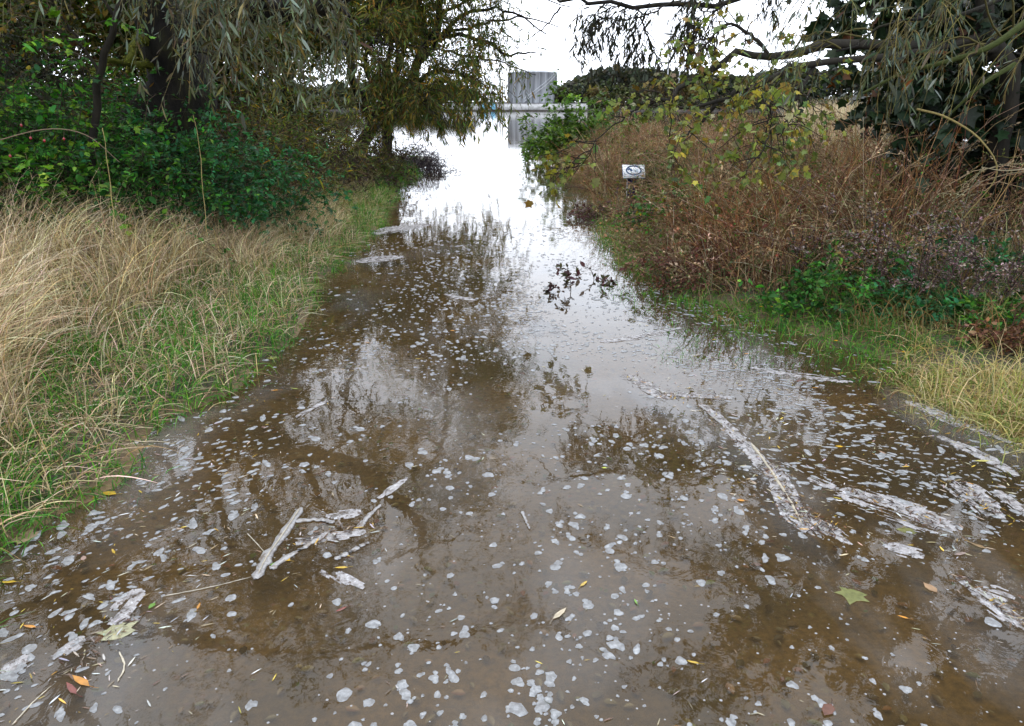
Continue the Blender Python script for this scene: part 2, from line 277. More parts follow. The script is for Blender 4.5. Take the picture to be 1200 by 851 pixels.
def water_mat():
    m, t = newmat('floodwater'); L = t.links.new; out = N_(t, 'ShaderNodeOutputMaterial'); tc = N_(t, 'ShaderNodeTexCoord')
    mp = N_(t, 'ShaderNodeMapping'); mp.inputs['Scale'].default_value = (1., .8, 1); L(tc.outputs['Object'], mp.inputs[0])
    w1 = N_(t, 'ShaderNodeTexNoise', i_Scale=7., i_Detail=4., i_Distortion=.6); L(mp.outputs[0], w1.inputs['Vector'])
    b = N_(t, 'ShaderNodeBump', i_Strength=.24, i_Distance=.004); L(w1.outputs[0], b.inputs['Height'])
    w2 = N_(t, 'ShaderNodeTexNoise', i_Scale=1.4, i_Detail=3.); L(mp.outputs[0], w2.inputs['Vector'])
    b2 = N_(t, 'ShaderNodeBump', i_Strength=.14, i_Distance=.02); L(w2.outputs[0], b2.inputs['Height']); L(b.outputs[0], b2.inputs['Normal'])
    fr = N_(t, 'ShaderNodeFresnel', i_IOR=1.36); L(b2.outputs[0], fr.inputs['Normal'])
    gl = N_(t, 'ShaderNodeBsdfGlossy', i_Roughness=.015); L(b2.outputs[0], gl.inputs['Normal']); gl.inputs[0].default_value = (1, 1, 1, 1)
    tr = N_(t, 'ShaderNodeBsdfTransparent'); tr.inputs[0].default_value = (.84, .76, .55, 1)
    df = N_(t, 'ShaderNodeBsdfDiffuse'); df.inputs[0].default_value = (.072, .054, .032, 1)
    # cloudy film patches of silt on the surface
    n2 = N_(t, 'ShaderNodeTexNoise', i_Scale=.9, i_Detail=7., i_Distortion=.8); L(tc.outputs['Object'], n2.inputs['Vector'])
    mr = N_(t, 'ShaderNodeMapRange'); mr.inputs['From Min'].default_value = .5; mr.inputs['From Max'].default_value = .72; mr.inputs['To Min'].default_value = .28; mr.inputs['To Max'].default_value = .5; L(n2.outputs[0], mr.inputs[0])
    mA = N_(t, 'ShaderNodeMixShader'); L(mr.outputs[0], mA.inputs[0]); L(tr.outputs[0], mA.inputs[1]); L(df.outputs[0], mA.inputs[2])
    # grey scum film with a sharper outline
    n5 = N_(t, 'ShaderNodeTexNoise', i_Scale=1.6, i_Detail=9., i_Distortion=.5); mp5 = N_(t, 'ShaderNodeMapping'); mp5.inputs['Location'].default_value = (3.3, 1.2, 0); mp5.inputs['Rotation'].default_value = (0, 0, .5); mp5.inputs['Scale'].default_value = (1, .55, 1); L(tc.outputs['Object'], mp5.inputs[0]); L(mp5.outputs[0], n5.inputs['Vector'])
    m5 = N_(t, 'ShaderNodeMapRange'); m5.inputs['From Min'].default_value = .5; m5.inputs['From Max'].default_value = .75; m5.inputs['To Max'].default_value = .2; L(n5.outputs[0], m5.inputs[0])
    fd = N_(t, 'ShaderNodeBsdfDiffuse'); fd.inputs[0].default_value = (.30, .31, .32, 1)
    mB = N_(t, 'ShaderNodeMixShader'); L(m5.outputs[0], mB.inputs[0]); L(mA.outputs[0], mB.inputs[1]); L(fd.outputs[0], mB.inputs[2])
    mF = N_(t, 'ShaderNodeMixShader'); L(fr.outputs[0], mF.inputs[0]); L(mB.outputs[0], mF.inputs[1]); L(gl.outputs[0], mF.inputs[2])
    # pin-head bubbles
    v = N_(t, 'ShaderNodeTexVoronoi', i_Scale=42.); L(tc.outputs['Object'], v.inputs['Vector'])
    sepc = N_(t, 'ShaderNodeSeparateColor'); L(v.outputs['Color'], sepc.inputs[0])
    th = N_(t, 'ShaderNodeMath', operation='MULTIPLY'); L(sepc.outputs[0], th.inputs[0]); th.inputs[1].default_value = .20
    lt = N_(t, 'ShaderNodeMath', operation='LESS_THAN'); L(v.outputs['Distance'], lt.inputs[0]); L(th.outputs[0], lt.inputs[1])
    g2 = N_(t, 'ShaderNodeMath', operation='GREATER_THAN'); L(sepc.outputs[1], g2.inputs[0]); n6 = N_(t, 'ShaderNodeTexNoise', i_Scale=2.5, i_Detail=4.); L(tc.outputs['Object'], n6.inputs['Vector'])
    m6 = N_(t, 'ShaderNodeMapRange'); m6.inputs['From Min'].default_value = .4; m6.inputs['From Max'].default_value = .65; m6.inputs['To Min'].default_value = .95; m6.inputs['To Max'].default_value = .1; L(n6.outputs[0], m6.inputs[0]); L(m6.outputs[0], g2.inputs[1])
    mm = N_(t, 'ShaderNodeMath', operation='MULTIPLY'); L(lt.outputs[0], mm.inputs[0]); L(g2.outputs[0], mm.inputs[1])
    sx = N_(t, 'ShaderNodeSeparateXYZ'); L(tc.outputs['Object'], sx.inputs[0])
    yr = N_(t, 'ShaderNodeMapRange'); yr.inputs['From Min'].default_value = 6.; yr.inputs['From Max'].default_value = 13.; yr.inputs['To Min'].default_value = .8; yr.inputs['To Max'].default_value = 0; L(sx.outputs[1], yr.inputs[0])
    mm2 = N_(t, 'ShaderNodeMath', operation='MULTIPLY'); L(mm.outputs[0], mm2.inputs[0]); L(yr.outputs[0], mm2.inputs[1])
    fo = N_(t, 'ShaderNodeBsdfDiffuse'); fo.inputs[0].default_value = (.3, .3, .3, 1)
    mZ = N_(t, 'ShaderNodeMixShader'); L(mm2.outputs[0], mZ.inputs[0]); L(mF.outputs[0], mZ.inputs[1]); L(fo.outputs[0], mZ.inputs[2]); L(mZ.outputs[0], out.inputs[0]); return m
M_ground = ground_mat(); M_water = water_mat()

# ------------------------------------------------------------------ terrain and water
def shore(pts):
    g = np.array([gnd(*p)[:2] for p in pts]); return g[:, 1], g[:, 0]
LY, LX = shore([(60, 600), (120, 560), (190, 490), (270, 452), (330, 400), (352, 340), (400, 300), (437, 262), (462, 225), (495, 196)])
RY, RX = shore([(1350, 600), (1250, 520), (1120, 462), (990, 408), (870, 368), (800, 345), (735, 305), (708, 255), (700, 225), (672, 195), (648, 178), (650, 168)])
def dL(x, y): return np.interp(y, LY, LX) - x + .25 * (vnoise(x * 1.7, y * 1.7) - .5) + np.interp(y, [0, 2.4], [.5, 0])
def dR(x, y): return x - np.interp(y, RY, RX) + .3 * (vnoise(x * 1.3 + 9, y * 1.3) - .5) - np.interp(y, [0, 2.9], [.6, 0])
def height(x, y):
    x = np.asarray(x, float); y = np.asarray(y, float)
    l = np.minimum(dL(x, y), (25 - y) * .5); r = np.minimum(dR(x, y), (37 - y) * .6)
    hl = .10 * sstep(-.1, .25, l) + .38 * sstep(.2, 3.2, l) + .5 * sstep(4, 12, l)
    hr = .05 * sstep(-.2, .4, r) + .16 * sstep(.6, 3, r) + .5 * sstep(3.5, 12, r)
    d = np.maximum(l, r); bed = -.035 - .07 * sstep(0, 1.4, -d) - 1.6 * sstep(16, 45, y)
    h = np.where(d > 0, np.where(l > r, hl, hr), bed + (.035) * sstep(-.25, 0, d)) + .025 * (fbm(x * 2.3, y * 2.3) - .5) + .012 * (vnoise(x * 9, y * 9) - .5)
    h = h + .5 * sstep(-.5, -8, y) * 1.0
    return h + sstep(251.5, 254, y) * 2.3 + sstep(270, 420, y) * 3
ys = np.concatenate([np.linspace(-14, 0, 24)[:-1], np.linspace(0, 12, 190)[:-1], np.geomspace(12, 60, 110)[:-1], np.geomspace(60, 249, 30)[:-1], np.linspace(249, 256, 12)[:-1], np.geomspace(256, 1500, 20)])
s = np.linspace(-1, 1, 301); s = np.sign(s) * (np.abs(s) ** 1.6)
X = s[None, :] * (9 + np.abs(ys)[:, None] * 1.6); Y = np.repeat(ys[:, None], len(s), 1); Z = height(X, Y)
nr, nc = X.shape; i = np.arange(nr - 1)[:, None] * nc + np.arange(nc - 1)[None]
F = np.stack([i, i + 1, i + nc + 1, i + nc], -1).reshape(-1, 4)
tag(mesh_np('ground', np.stack([X, Y, Z], -1), F, M_ground, smooth=True), kind='structure')
tag(mesh_np('water', [(-700, -14, 0), (700, -14, 0), (700, 253, 0), (-700, 253, 0)], np.array([[0, 1, 2, 3]]), M_water), kind='structure')

# ------------------------------------------------------------------ far bank
wl = empty('quay_wall', (0, 252, 0), 'long pale concrete wall along the far river bank below the tank', 'wall')
a = Acc(); a.box((1, 252.3, 1.35), (46, .5, 1.9)); a.build('wall_panel', M_conc, wl)
a = Acc(); a.box((1, 252.25, 2.36), (46, .75, .14)); a.build('coping', M_darksteel, wl)
a = Acc(); a.box((0, 252.0, .16), (900, .9, .5)); a.build('footing', M_stone, wl)
rebase(wl)
tk = empty('storage_tank', (6.7, 264, 2.3), 'large round grey storage tank with rain streaks on the far bank', 'storage tank')
r = 8.1; th = np.linspace(0, 2 * np.pi, 97)[:-1]
prof = [(r, 2.2), (r, 11.6), (r + .12, 11.6), (r + .12, 11.85), (r - .1, 11.9), (r * .5, 12.45), (.02, 12.7)]
V = np.array([[6.7 + a_ * np.cos(t), 264 + a_ * np.sin(t), z] for a_, z in prof for t in th]); n = 96
F = np.array([[k * n + j, k * n + (j + 1) % n, (k + 1) * n + (j + 1) % n, (k + 1) * n + j] for k in range(len(prof) - 1) for j in range(n)])
mesh_np('shell', V, F, M_tank, tk)
a = Acc()
for t in np.linspace(0, 2 * np.pi, 25)[:-1]: a.box((6.7 + (r + .06) * math.cos(t), 264 + (r + .06) * math.sin(t), 6.9), (.1, .16, 9.3), rz=t)
a.build('shell_rib', M_tank, tk)
a = Acc()
for t in np.linspace(0, 2 * np.pi, 33)[:-1]: a.box((6.7 + r * math.cos(t), 264 + r * math.sin(t), 12.35), (.07, .07, 1.0))
for z in (12.4, 12.85):
    p = np.array([[6.7 + r * math.cos(t), 264 + r * math.sin(t), z] for t in np.linspace(0, 2 * np.pi, 49)]); a.add(*tubes(p[None], np.full((1, 49), .035), 4))
a.build('railing', M_metal, tk)
st = Acc()       # helical stair
tt = np.linspace(R(250), R(330), 30)
for q, t in enumerate(tt): st.box((6.7 + (r + .5) * math.cos(t), 264 + (r + .5) * math.sin(t), 2.6 + q * .31), (.9, .35, .06), rz=t)
for zz in (0, 1.0):
    p = np.array([[6.7 + (r + .95) * math.cos(t), 264 + (r + .95) * math.sin(t), 2.6 + q * .31 + zz] for q, t in enumerate(tt)]); st.add(*tubes(p[None], np.full((1, 30), .05), 4))
st.build('stair', M_metal, tk); rebase(tk)
lt = empty('pipe_tower', (-4.6, 262, 2.3), 'slim steel access tower with ladders left of the round tank', 'tower')
a = Acc()
for dx in (-1.6, 0, 1.6):
    for dy in (-.8, .8): a.box((-4.0 + dx, 262 + dy, 6.6), (.16, .16, 8.8))
for z in np.arange(3, 11.2, 1.35): a.box((-4.0, 262 - .8, z), (3.3, .1, .1)); a.box((-4.0, 262 + .8, z), (3.3, .1, .1))
a.build('frame', M_metal, lt)
for z in (5.2, 7.8, 10.4): a = Acc(); a.box((-4.0, 262, z), (3.6, 2.1, .12)); a.build('platform', M_metal, lt)
a = Acc()
for dx, dd in ((-.9, .38), (.9, .5), (.3, .3)): a.add(*tubes(np.array([[[-4.0 + dx, 261, 2.3], [-4.0 + dx, 261, 8 + dx]]]), np.full((1, 2), dd / 2), 10))
a.build('pipe', M_conc, lt); rebase(lt)
gt = empty('pipe_gantry', (-6.0, 255, 2.3), 'low dark steel gantry above the blue cabinets on the far bank', 'gantry')
a = Acc(); a.box((-8, 256, 5.1), (8.5, 1.2, .35))
for x_ in (-12, -9.4, -7.9, -6.2, -4.2): a.box((x_, 256, 3.6), (.28, .3, 2.8))
a.build('frame', M_darksteel, gt); rebase(gt)
for x_, lb in ((-9.1, 'left light blue cabinet in front of the pale far bank wall'), (-6.0, 'light blue cabinet nearest the tank in front of the pale wall')):
    c = empty('steel_cabinet', (x_, 251.6, .4), lb, 'cabinet', 'blue cabinets on the quay')
    a = Acc(); a.box((x_, 251.6, 1.45), (1.45, .8, 2.1)); a.build('body', M_blue, c)
    a = Acc(); a.box((x_, 251.6, 2.55), (1.6, .95, .1)); a.build('lid', M_metal, c); rebase(c)
for x_, h_, lb in ((49.6, 33, 'pale lattice mast with a small crossbar left of its taller twin'), (53.4, 37, 'tallest thin pale mast far behind the trees')):
    o = empty('radio_mast', (x_ * 1.25, 320, 2), lb, 'mast', 'thin masts behind the far trees'); x_ *= 1.25
    a = Acc(); a.add(*tubes(np.array([[[x_, 320, 2], [x_, 320, h_ + 2]]]), np.array([[.28, .12]]), 6)); a.build('pole', M_metal, o)
    a = Acc(); a.box((x_, 320, h_ * .85), (3.2, .3, .25)); a.build('crossbar', M_metal, o); rebase(o)

def leaf_cloud(center, rad, n, size, tmpl, mat, pal, clump=.45, parent=None, name='crown', seedv=0, flat=.35):
    """foliage volume: clumps of leaves spread through an uneven ellipsoid"""
    rad = np.asarray(rad, float); nc_ = max(6, n // 55)
    d = norm(rng.normal(size=(nc_, 3))); d[:, 2] = np.abs(d[:, 2]) * .9 - .25; rr = rng.random((nc_, 1)) ** .4
    cc = d * rr * rad * (0.8 + .35 * rng.random((nc_, 1)))
    k = rng.integers(0, nc_, n); pos = np.asarray(center) + cc[k] + rng.normal(size=(n, 3)) * rad.min() * clump * .35
    cb = np.exp(.22 * rng.normal(size=(nc_, 1)))[k]
    D = norm(rng.normal(size=(n, 3)) + (0, 0, -flat)); V, F, kk = leaves(pos, D, size * np.exp(.25 * rng.normal(size=n)), tmpl)
    col = np.repeat(pick(n, pal) * cb, kk, 0); return mesh_np(name, V, F, mat, parent, col)
farpal = [[(3, (.075, .085, .03)), (2, (.055, .065, .03))], [(3, (.12, .105, .035)), (1, (.16, .11, .04))], [(3, (.045, .06, .035)), (1, (.06, .07, .03))], [(2, (.16, .105, .04)), (1, (.10, .08, .04))], [(3, (.11, .125, .09)), (1, (.08, .10, .06))]]
fnames = ['olive green rounded tree', 'yellowing broad tree', 'dark green tall tree', 'rusty brown autumn tree', 'silvery green willow-like tree']
fx_list = [(18, 262, 6.5, 0), (23, 266, 8, 4), (27.5, 262, 6.2, 1), (32, 270, 9, 2), (37, 264, 7, 0), (42, 268, 8.6, 4), (47, 262, 7.5, 3), (52, 270, 10, 2), (57, 264, 8, 1), (63, 268, 9, 0), (70, 264, 8, 2), (78, 270, 10, 1), (88, 266, 9, 0), (100, 268, 10, 2), (-16, 262, 7, 0), (-24, 266, 9, 2), (-33, 262, 8, 1), (-44, 268, 10, 0), (-58, 266, 9, 2), (-75, 268, 10, 3)]
places = ['just right of the tank', 'second to the right of the tank', 'third to the right of the tank', 'fourth right of the tank', 'fifth right of the tank', 'behind the small oak bush, to its right', 'among the far trees below the masts', 'tallest of the far trees below the masts', 'right of the masts', 'behind the yellow-green branch tips', 'behind the maple branch', 'far behind the reed bed', 'seen over the reed bed', 'at the right end of the far tree line', 'just left of the far gantry', 'behind the left willow tips', 'seen through the left willow', 'behind the left willow trunk', 'far left of the river behind the willow', 'at the left end of the far tree line']
for (x_, y_, h_, k), pl in zip(fx_list, places):
    o = empty('far_tree', (x_, y_, 2.3), fnames[k] + ' ' + pl, 'tree', 'trees along the far bank')
    leaf_cloud((x_, y_, 2.0 + h_ * .36), (3.6 + h_ * .12, 3, h_ * .66), 2000, .75, ROUND, M_leaf, farpal[k], parent=o)
    a = Acc(); a.add(*tubes(resample([(x_, y_, 2), (x_ + .2, y_, 2 + h_ * .4), (x_, y_, 2 + h_ * .8)], 6)[None], np.linspace(.3, .06, 6)[None], 6), col=(.05, .04, .03)); a.build('trunk', M_twig, o); rebase(o)
n = 26000; xx = np.concatenate([rng.uniform(23, 190, n * 6 // 10), rng.uniform(-150, -24, n - n * 6 // 10)]); pos = np.stack([xx, 253.2 + 4 * rng.random(n), .7 + (1.2 + 4.5 * fbm(xx * .25, xx * 0 + 3, 3)) * rng.random(n)], 1)
V, F, kk = leaves(pos, norm(rng.normal(size=(n, 3))), .55 * np.exp(.3 * rng.normal(size=n)), ROUND)
tag(mesh_np('bank_scrub', V, F, M_leaf, None, np.repeat(pick(n, [(3, (.06, .07, .03)), (2, (.10, .08, .04)), (1, (.04, .05, .03))]), kk, 0)), 'low scrub covering the far river bank on both sides of the pale wall', 'scrub', kind='stuff')
# wooded ridge behind: one mass
n = 16000; xx = np.concatenate([rng.uniform(16, 190, n * 2 // 3), rng.uniform(-190, -22, n - n * 2 // 3)]); hh = 9 + 6 * fbm(xx * .05, xx * 0, 3) + np.interp(xx, [16, 28, 40], [-6, -2, 0]); pos = np.stack([xx, 330 + 25 * rng.random(n), 3 + hh * rng.random(n) ** .6], 1)
V, F, kk = leaves(pos, norm(rng.normal(size=(n, 3))), 1.6 * np.exp(.3 * rng.normal(size=n)), ROUND)
tag(mesh_np('distant_wood', V, F, M_leaf, None, np.repeat(pick(n, [(3, (.05, .06, .045)), (1, (.08, .075, .045))]), kk, 0)), 'dark wooded ridge beyond the far bank trees', 'wood', kind='stuff')

# ------------------------------------------------------------------ trees
WIL = [(3, (.055, .065, .028)), (3, (.075, .10, .06)), (3, (.14, .165, .125)), (1.3, (.16, .12, .03)), (2, (.04, .045, .018)), (1, (.09, .05, .02))]
OLI = [(3, (.085, .085, .016)), (3, (.11, .115, .018)), (4, (.05, .09, .018)), (2, (.20, .13, .018)), (1, (.10, .05, .016))]
DRK = [(4, (.016, .034, .014)), (3, (.024, .046, .018)), (1, (.04, .05, .015)), (.4, (.12, .045, .012))]
YEL = [(4, (.15, .18, .045)), (3, (.20, .21, .045)), (2, (.26, .20, .035)), (2, (.10, .15, .05)), (1, (.15, .09, .025)), (.8, (.26, .25, .15))]
def make_tree(name, label, trunk, limbs, nb, bl, ntw, twl, droop, nl, tmpl, size, pal, mat, cat='tree', up=.3, bark=None, twcol=(.035, .028, .018), zmin=.4, t0=.15, wob=.14, ang=45, keep=None, twr=.0035, lt=.1):
    base = np.array(trunk[0][0][0]); o = empty(name, tuple(base), label, cat)
    a = Acc()
    for pts, r0, r1 in trunk + limbs:
        K = 16; p = resample(pts, K); L = np.linalg.norm(p[-1] - p[0])
        p[1:-1] += .03 * L / 2 * rng.normal(size=(K - 2, 3)) * .6
        rad = np.linspace(1, 0, K) ** 1.1 * (r0 - r1) + r1; sd = 10 if r0 > .1 else 6
        V, F = tubes(p[None], rad[None], sd)
        if r0 > .1: V = V + (fbm(V[:, 0] * 6 + V[:, 1] * 4, V[:, 2] * 3)[:, None] - .5) * np.array([1, 1, 0]) * r0 * .5
        a.add(V, F)
    a.build('trunk', bark or M_bark, o, smooth=True)
    LP = np.stack([resample(pts, 12) for pts, _, _ in limbs])
    s, d, idx, t = spawn(LP, nb, t0, 1, ang); d[:, 2] += up
    B = grow(s, d, bl * (.5 + .8 * rng.random(len(s))) * (1.1 - .5 * t), 7, wob, droop * .4)
    s2, d2, i2, t2 = spawn(B, ntw, .15, 1, 40); Tl = twl * (.4 + .9 * rng.random(len(s2)))
    T = grow(s2, d2, Tl, 7, wob, droop)
    ok = (T[:, :, 2].min(1) > zmin)
    if keep is not None: ok &= keep(T[:, -1]) & keep(T[:, 3]); okb = keep(B[:, -1]) & keep(B[:, 3]); B = B[okb]
    T = T[ok]
    tw = Acc()
    V, F = tubes(B, np.repeat(np.linspace(.012, .004, 8)[None] * (.3 + bl / 3), len(B), 0), 4); tw.add(V, F, np.asarray(twcol) * .7)
    V, F = tubes(T, np.repeat(np.linspace(twr, .0012, 8)[None], len(T), 0), 3); tw.add(V, F, np.repeat(pick(len(T), [(3, twcol), (1, np.array(twcol) * 1.8)]), 24, 0))
    tw.build('twigs', M_twig, o)
    ps, ds, i3, t3 = spawn(T, nl, lt, 1, 42); ds[:, 2] -= .35 * droop + .15
    V, F, k = leaves(ps, ds, size * np.exp(.28 * rng.normal(size=len(ps))), tmpl)
    cl = np.exp(.25 * rng.normal(size=len(T)))[i3][:, None]
    mesh_np('crown', V, F, mat, o, np.repeat(np.clip(pick(len(ps), pal) * cl, 0, .8), k, 0)); rebase(o); return o
A = at
# big leaning willow on the left, its boughs reaching to the right over the grass
b = (-4.75, 9.2, .35)
corr = lambda P: (P[:, 0] < -1.2 - .0 * P[:, 1]) | (P[:, 2] > 7)
def lane(P):   # what would hang in the open lane over the track
    px = 600 + P[:, 0] / np.maximum(P[:, 1] * cp, 1) * FX; return ~((px > np.where(P[:, 2] < 3.3, 425 + 12 * rng.normal(size=len(P)), 900)) & (px < 860))
make_tree('willow_tree', 'big dark leaning willow with mossy trunk behind the green brambles on the left bank',
    [([b, A(205, 105, 9.1), A(185, 40, 9), A(140, -40, 8.9), (-5.9, 8.7, 4.6), (-6.2, 8.5, 6.6)], .42, .14), ([A(190, 70, 9.05), A(260, 10, 8.8), A(330, 12, 8.4), A(430, -30, 8.0), A(470, -110, 7.8)], .2, .05)],
    [([A(220, -10, 8.8), A(250, -60, 7.6), A(300, -60, 6.8), A(345, -30, 6.2)], .07, .015), ([A(300, 10, 8.6), A(320, -30, 7.6), A(380, -20, 7), A(410, 20, 6.8)], .06, .015), ([A(175, 0, 9), A(170, -80, 7.6), A(220, -90, 6.3), A(250, -50, 5.9)], .07, .015),
     ([(-5.6, 8.7, 4.3), (-4.2, 7.9, 4.6), (-3.0, 7.2, 4.4), (-2.3, 7, 3.7)], .08, .02), ([(-5.9, 8.7, 5), (-5, 9.5, 6.2), (-3.2, 10, 6.8), (-1.2, 10, 6.6), (.3, 9.8, 6.0)], .09, .02), ([(-5.6, 8.7, 4.4), (-4, 10, 5.2), (-2.0, 10.6, 5.3), (-.5, 10.6, 4.9)], .07, .02), ([(-6, 8.6, 5.6), (-6.6, 7.5, 6.6), (-6.2, 6.2, 6.6), (-5.2, 5.4, 5.6)], .09, .02),
     ([(-6, 8.6, 4.6), (-7.5, 8.6, 5.2), (-8.6, 8.2, 4.8)], .08, .02), ([A(330, 12, 8.4), A(380, 40, 8.6), A(420, 60, 9)], .05, .02), ([A(185, 40, 9), A(240, 60, 8.4), A(290, 70, 8)], .05, .02), ([(-6.1, 8.5, 6.4), (-5.8, 8.6, 7.8), (-5, 8.8, 8.8)], .08, .02)],
    17, 1.3, 7, 1.0, .5, 15, WILLOW, .085, WIL + [(4, (.055, .055, .014))], M_willow, twcol=(.11, .09, .035), zmin=1.5, keep=lambda P: lane(P))
a = Acc()
for pts, r0, r1 in [([A(185, 55, 8.9), A(165, 45, 8.6), A(156, 55, 8.4), A(150, 72, 8.3)], .05, .03), ([A(185, 75, 8.9), A(160, 76, 8.6), A(130, 72, 8.3), A(108, 84, 8.1)], .045, .018)]:
    p = resample(pts, 14); p[1:-1] += .01 * rng.normal(size=(12, 3)); a.add(*tubes(p[None], np.linspace(r0, r1, 14)[None], 8), col=(.10, .11, .012))
ps = np.concatenate(a.V); ps = ps[rng.integers(0, len(ps), 900)] + .012 * rng.normal(size=(900, 3)); V, F, k = leaves(ps, rng.normal(size=(900, 3)), np.full(900, .022), OVAL); a.add(V, F, np.repeat(pick(900, [(2, (.17, .18, .015)), (1, (.09, .10, .015))]), k, 0))
tag(a.build('mossy_branch', M_twig, None), 'broken yellow mossy branch stub on the dark willow trunk', 'branch')
# willow at the end of the left bank, overhanging the river
tb = gnd(425, 196); 
make_tree('overhanging_willow', 'olive and yellow leaved willow leaning over the river at the end of the left bank',
    [([(-3.9, 19.5, -.1), A(437, 150, 19.4), A(465, 112, 19.2), A(500, 60, 19), A(520, -40, 18.8), (-2.3, 18.8, 8)], .2, .06), ([A(437, 150, 19.4), A(415, 90, 19.6), A(395, 0, 19.6), (-5, 19.8, 7.5)], .16, .05)],
    [([A(480, 90, 19), A(510, 45, 18.6), A(560, 45, 18), A(600, 62, 17.5), A(628, 62, 17)], .07, .012), ([A(490, 75, 19), A(540, 20, 18.5), A(590, 10, 18), A(640, 40, 17)], .06, .012), ([A(510, 40, 19), A(560, 30, 18.5), A(605, 20, 18), A(655, 32, 18)], .04, .01), ([A(500, 30, 19), A(560, -5, 18.6), A(620, -6, 18), A(668, 8, 17.6)], .04, .01), ([A(520, 60, 19), A(580, 72, 18.6), A(628, 88, 18.4)], .03, .008), ([A(470, 110, 19), A(510, 85, 17.5), A(545, 90, 16.8), A(560, 105, 16.5)], .07, .015),
     ([A(470, 110, 19), A(500, 100, 21), A(550, 95, 22), A(580, 110, 22.5)], .07, .015), ([A(450, 130, 19), A(430, 80, 17.5), A(440, 50, 16.5), A(470, 60, 16)], .07, .015), ([A(500, 40, 19), A(480, -20, 17.5), A(520, -40, 16.5)], .07, .02), ([A(510, -10, 19), A(560, -60, 18), A(575, -90, 17)], .07, .02),
     ([A(515, -20, 19), A(540, -110, 20), A(590, -90, 21)], .07, .02), ([A(410, 60, 19.5), A(440, 10, 18), A(470, 0, 17.5)], .07, .02), ([A(400, 20, 19.5), A(360, -30, 18.5), A(330, 0, 17.5)], .07, .02), ([(-5, 19.8, 7), (-3, 18.5, 8.2), (-1.7, 18, 8)], .07, .02), ([(-2.5, 18.8, 6.5), (-1.5, 18.4, 7.8), (-.9, 17.9, 8)], .06, .02), ([(-4.8, 19.7, 6), (-3.6, 18, 6.6), (-2.2, 17.4, 6.4)], .06, .02),
     ([(-2.4, 18.8, 5.5), (-1.2, 18.2, 6), (-.7, 17.6, 5.8)], .06, .02), ([A(437, 140, 19.3), A(470, 120, 17), A(500, 118, 16)], .06, .02)],
    26, 1.5, 9, 1.0, .45, 19, WILLOW, .12, OLI, M_hedge, zmin=.85, bark=M_bark2, twr=.006,
    keep=lambda P: (600 + P[:, 0] / (P[:, 1] * cp) * FX < 590 + 28 * rng.normal(size=len(P))) | (P[:, 2] > 5))
make_tree('thin_sapling', 'thin bare dark sapling trunk leaning right above the left brambles', [([A(105, 250, 7.2), A(112, 130, 7.1), A(128, 50, 6.9), A(142, -10, 6.8), A(160, -120, 6.8)], .042, .02)],
    [([A(120, 90, 7), A(80, 30, 6.8), A(40, -30, 6.5)], .015, .006), ([A(135, 20, 6.9), A(90, -40, 6.7), A(30, -60, 6.3)], .015, .006), ([A(142, -10, 6.8), A(170, -60, 6.5), A(220, -80, 6.4)], .012, .006)],
    12, .7, 6, .45, .2, 12, OVAL, .035, OLI, M_leaf, bark=M_bark2, zmin=1.3, twcol=(.10, .08, .045))
make_tree('hawthorn_tree', 'dense small-leaved dark olive tree filling the top left corner', [([(-6.3, 8.2, .4), (-6.2, 8, 1.6), (-6, 7.8, 3.2)], .16, .06)],
    [([(-6.2, 8, 1.8), (-5.6, 7.6, 2.3), (-4.9, 7.2, 2.4), (-4.5, 7, 2.2)], .05, .01), ([(-6.2, 8, 2.2), (-6.2, 7, 2.8), (-5.4, 6.3, 2.8)], .05, .01), ([(-6.1, 7.8, 2.9), (-5.3, 7.6, 3.6), (-4.4, 7.4, 3.5)], .05, .01), ([(-6.2, 8, 1.6), (-6.9, 7.6, 2.2), (-6.6, 6.8, 2.2)], .05, .01), ([(-6, 7.8, 3), (-6.6, 7.4, 4), (-6.4, 6.6, 4.2)], .05, .01), ([(-6.2, 8, 2.5), (-5.5, 8.4, 3), (-4.6, 8.6, 2.8)], .05, .01), ([(-6.2, 8, 1.4), (-5.6, 8.4, 1.8), (-4.7, 8.2, 1.9)], .05, .01)],
    20, 1.0, 7, .5, .1, 17, OVAL, .04, [(3, (.045, .055, .022)), (2, (.06, .05, .022)), (1, (.09, .06, .02)), (2, (.035, .048, .028))], M_leaf, bark=M_bark2, zmin=1.0, twcol=(.05, .04, .03))
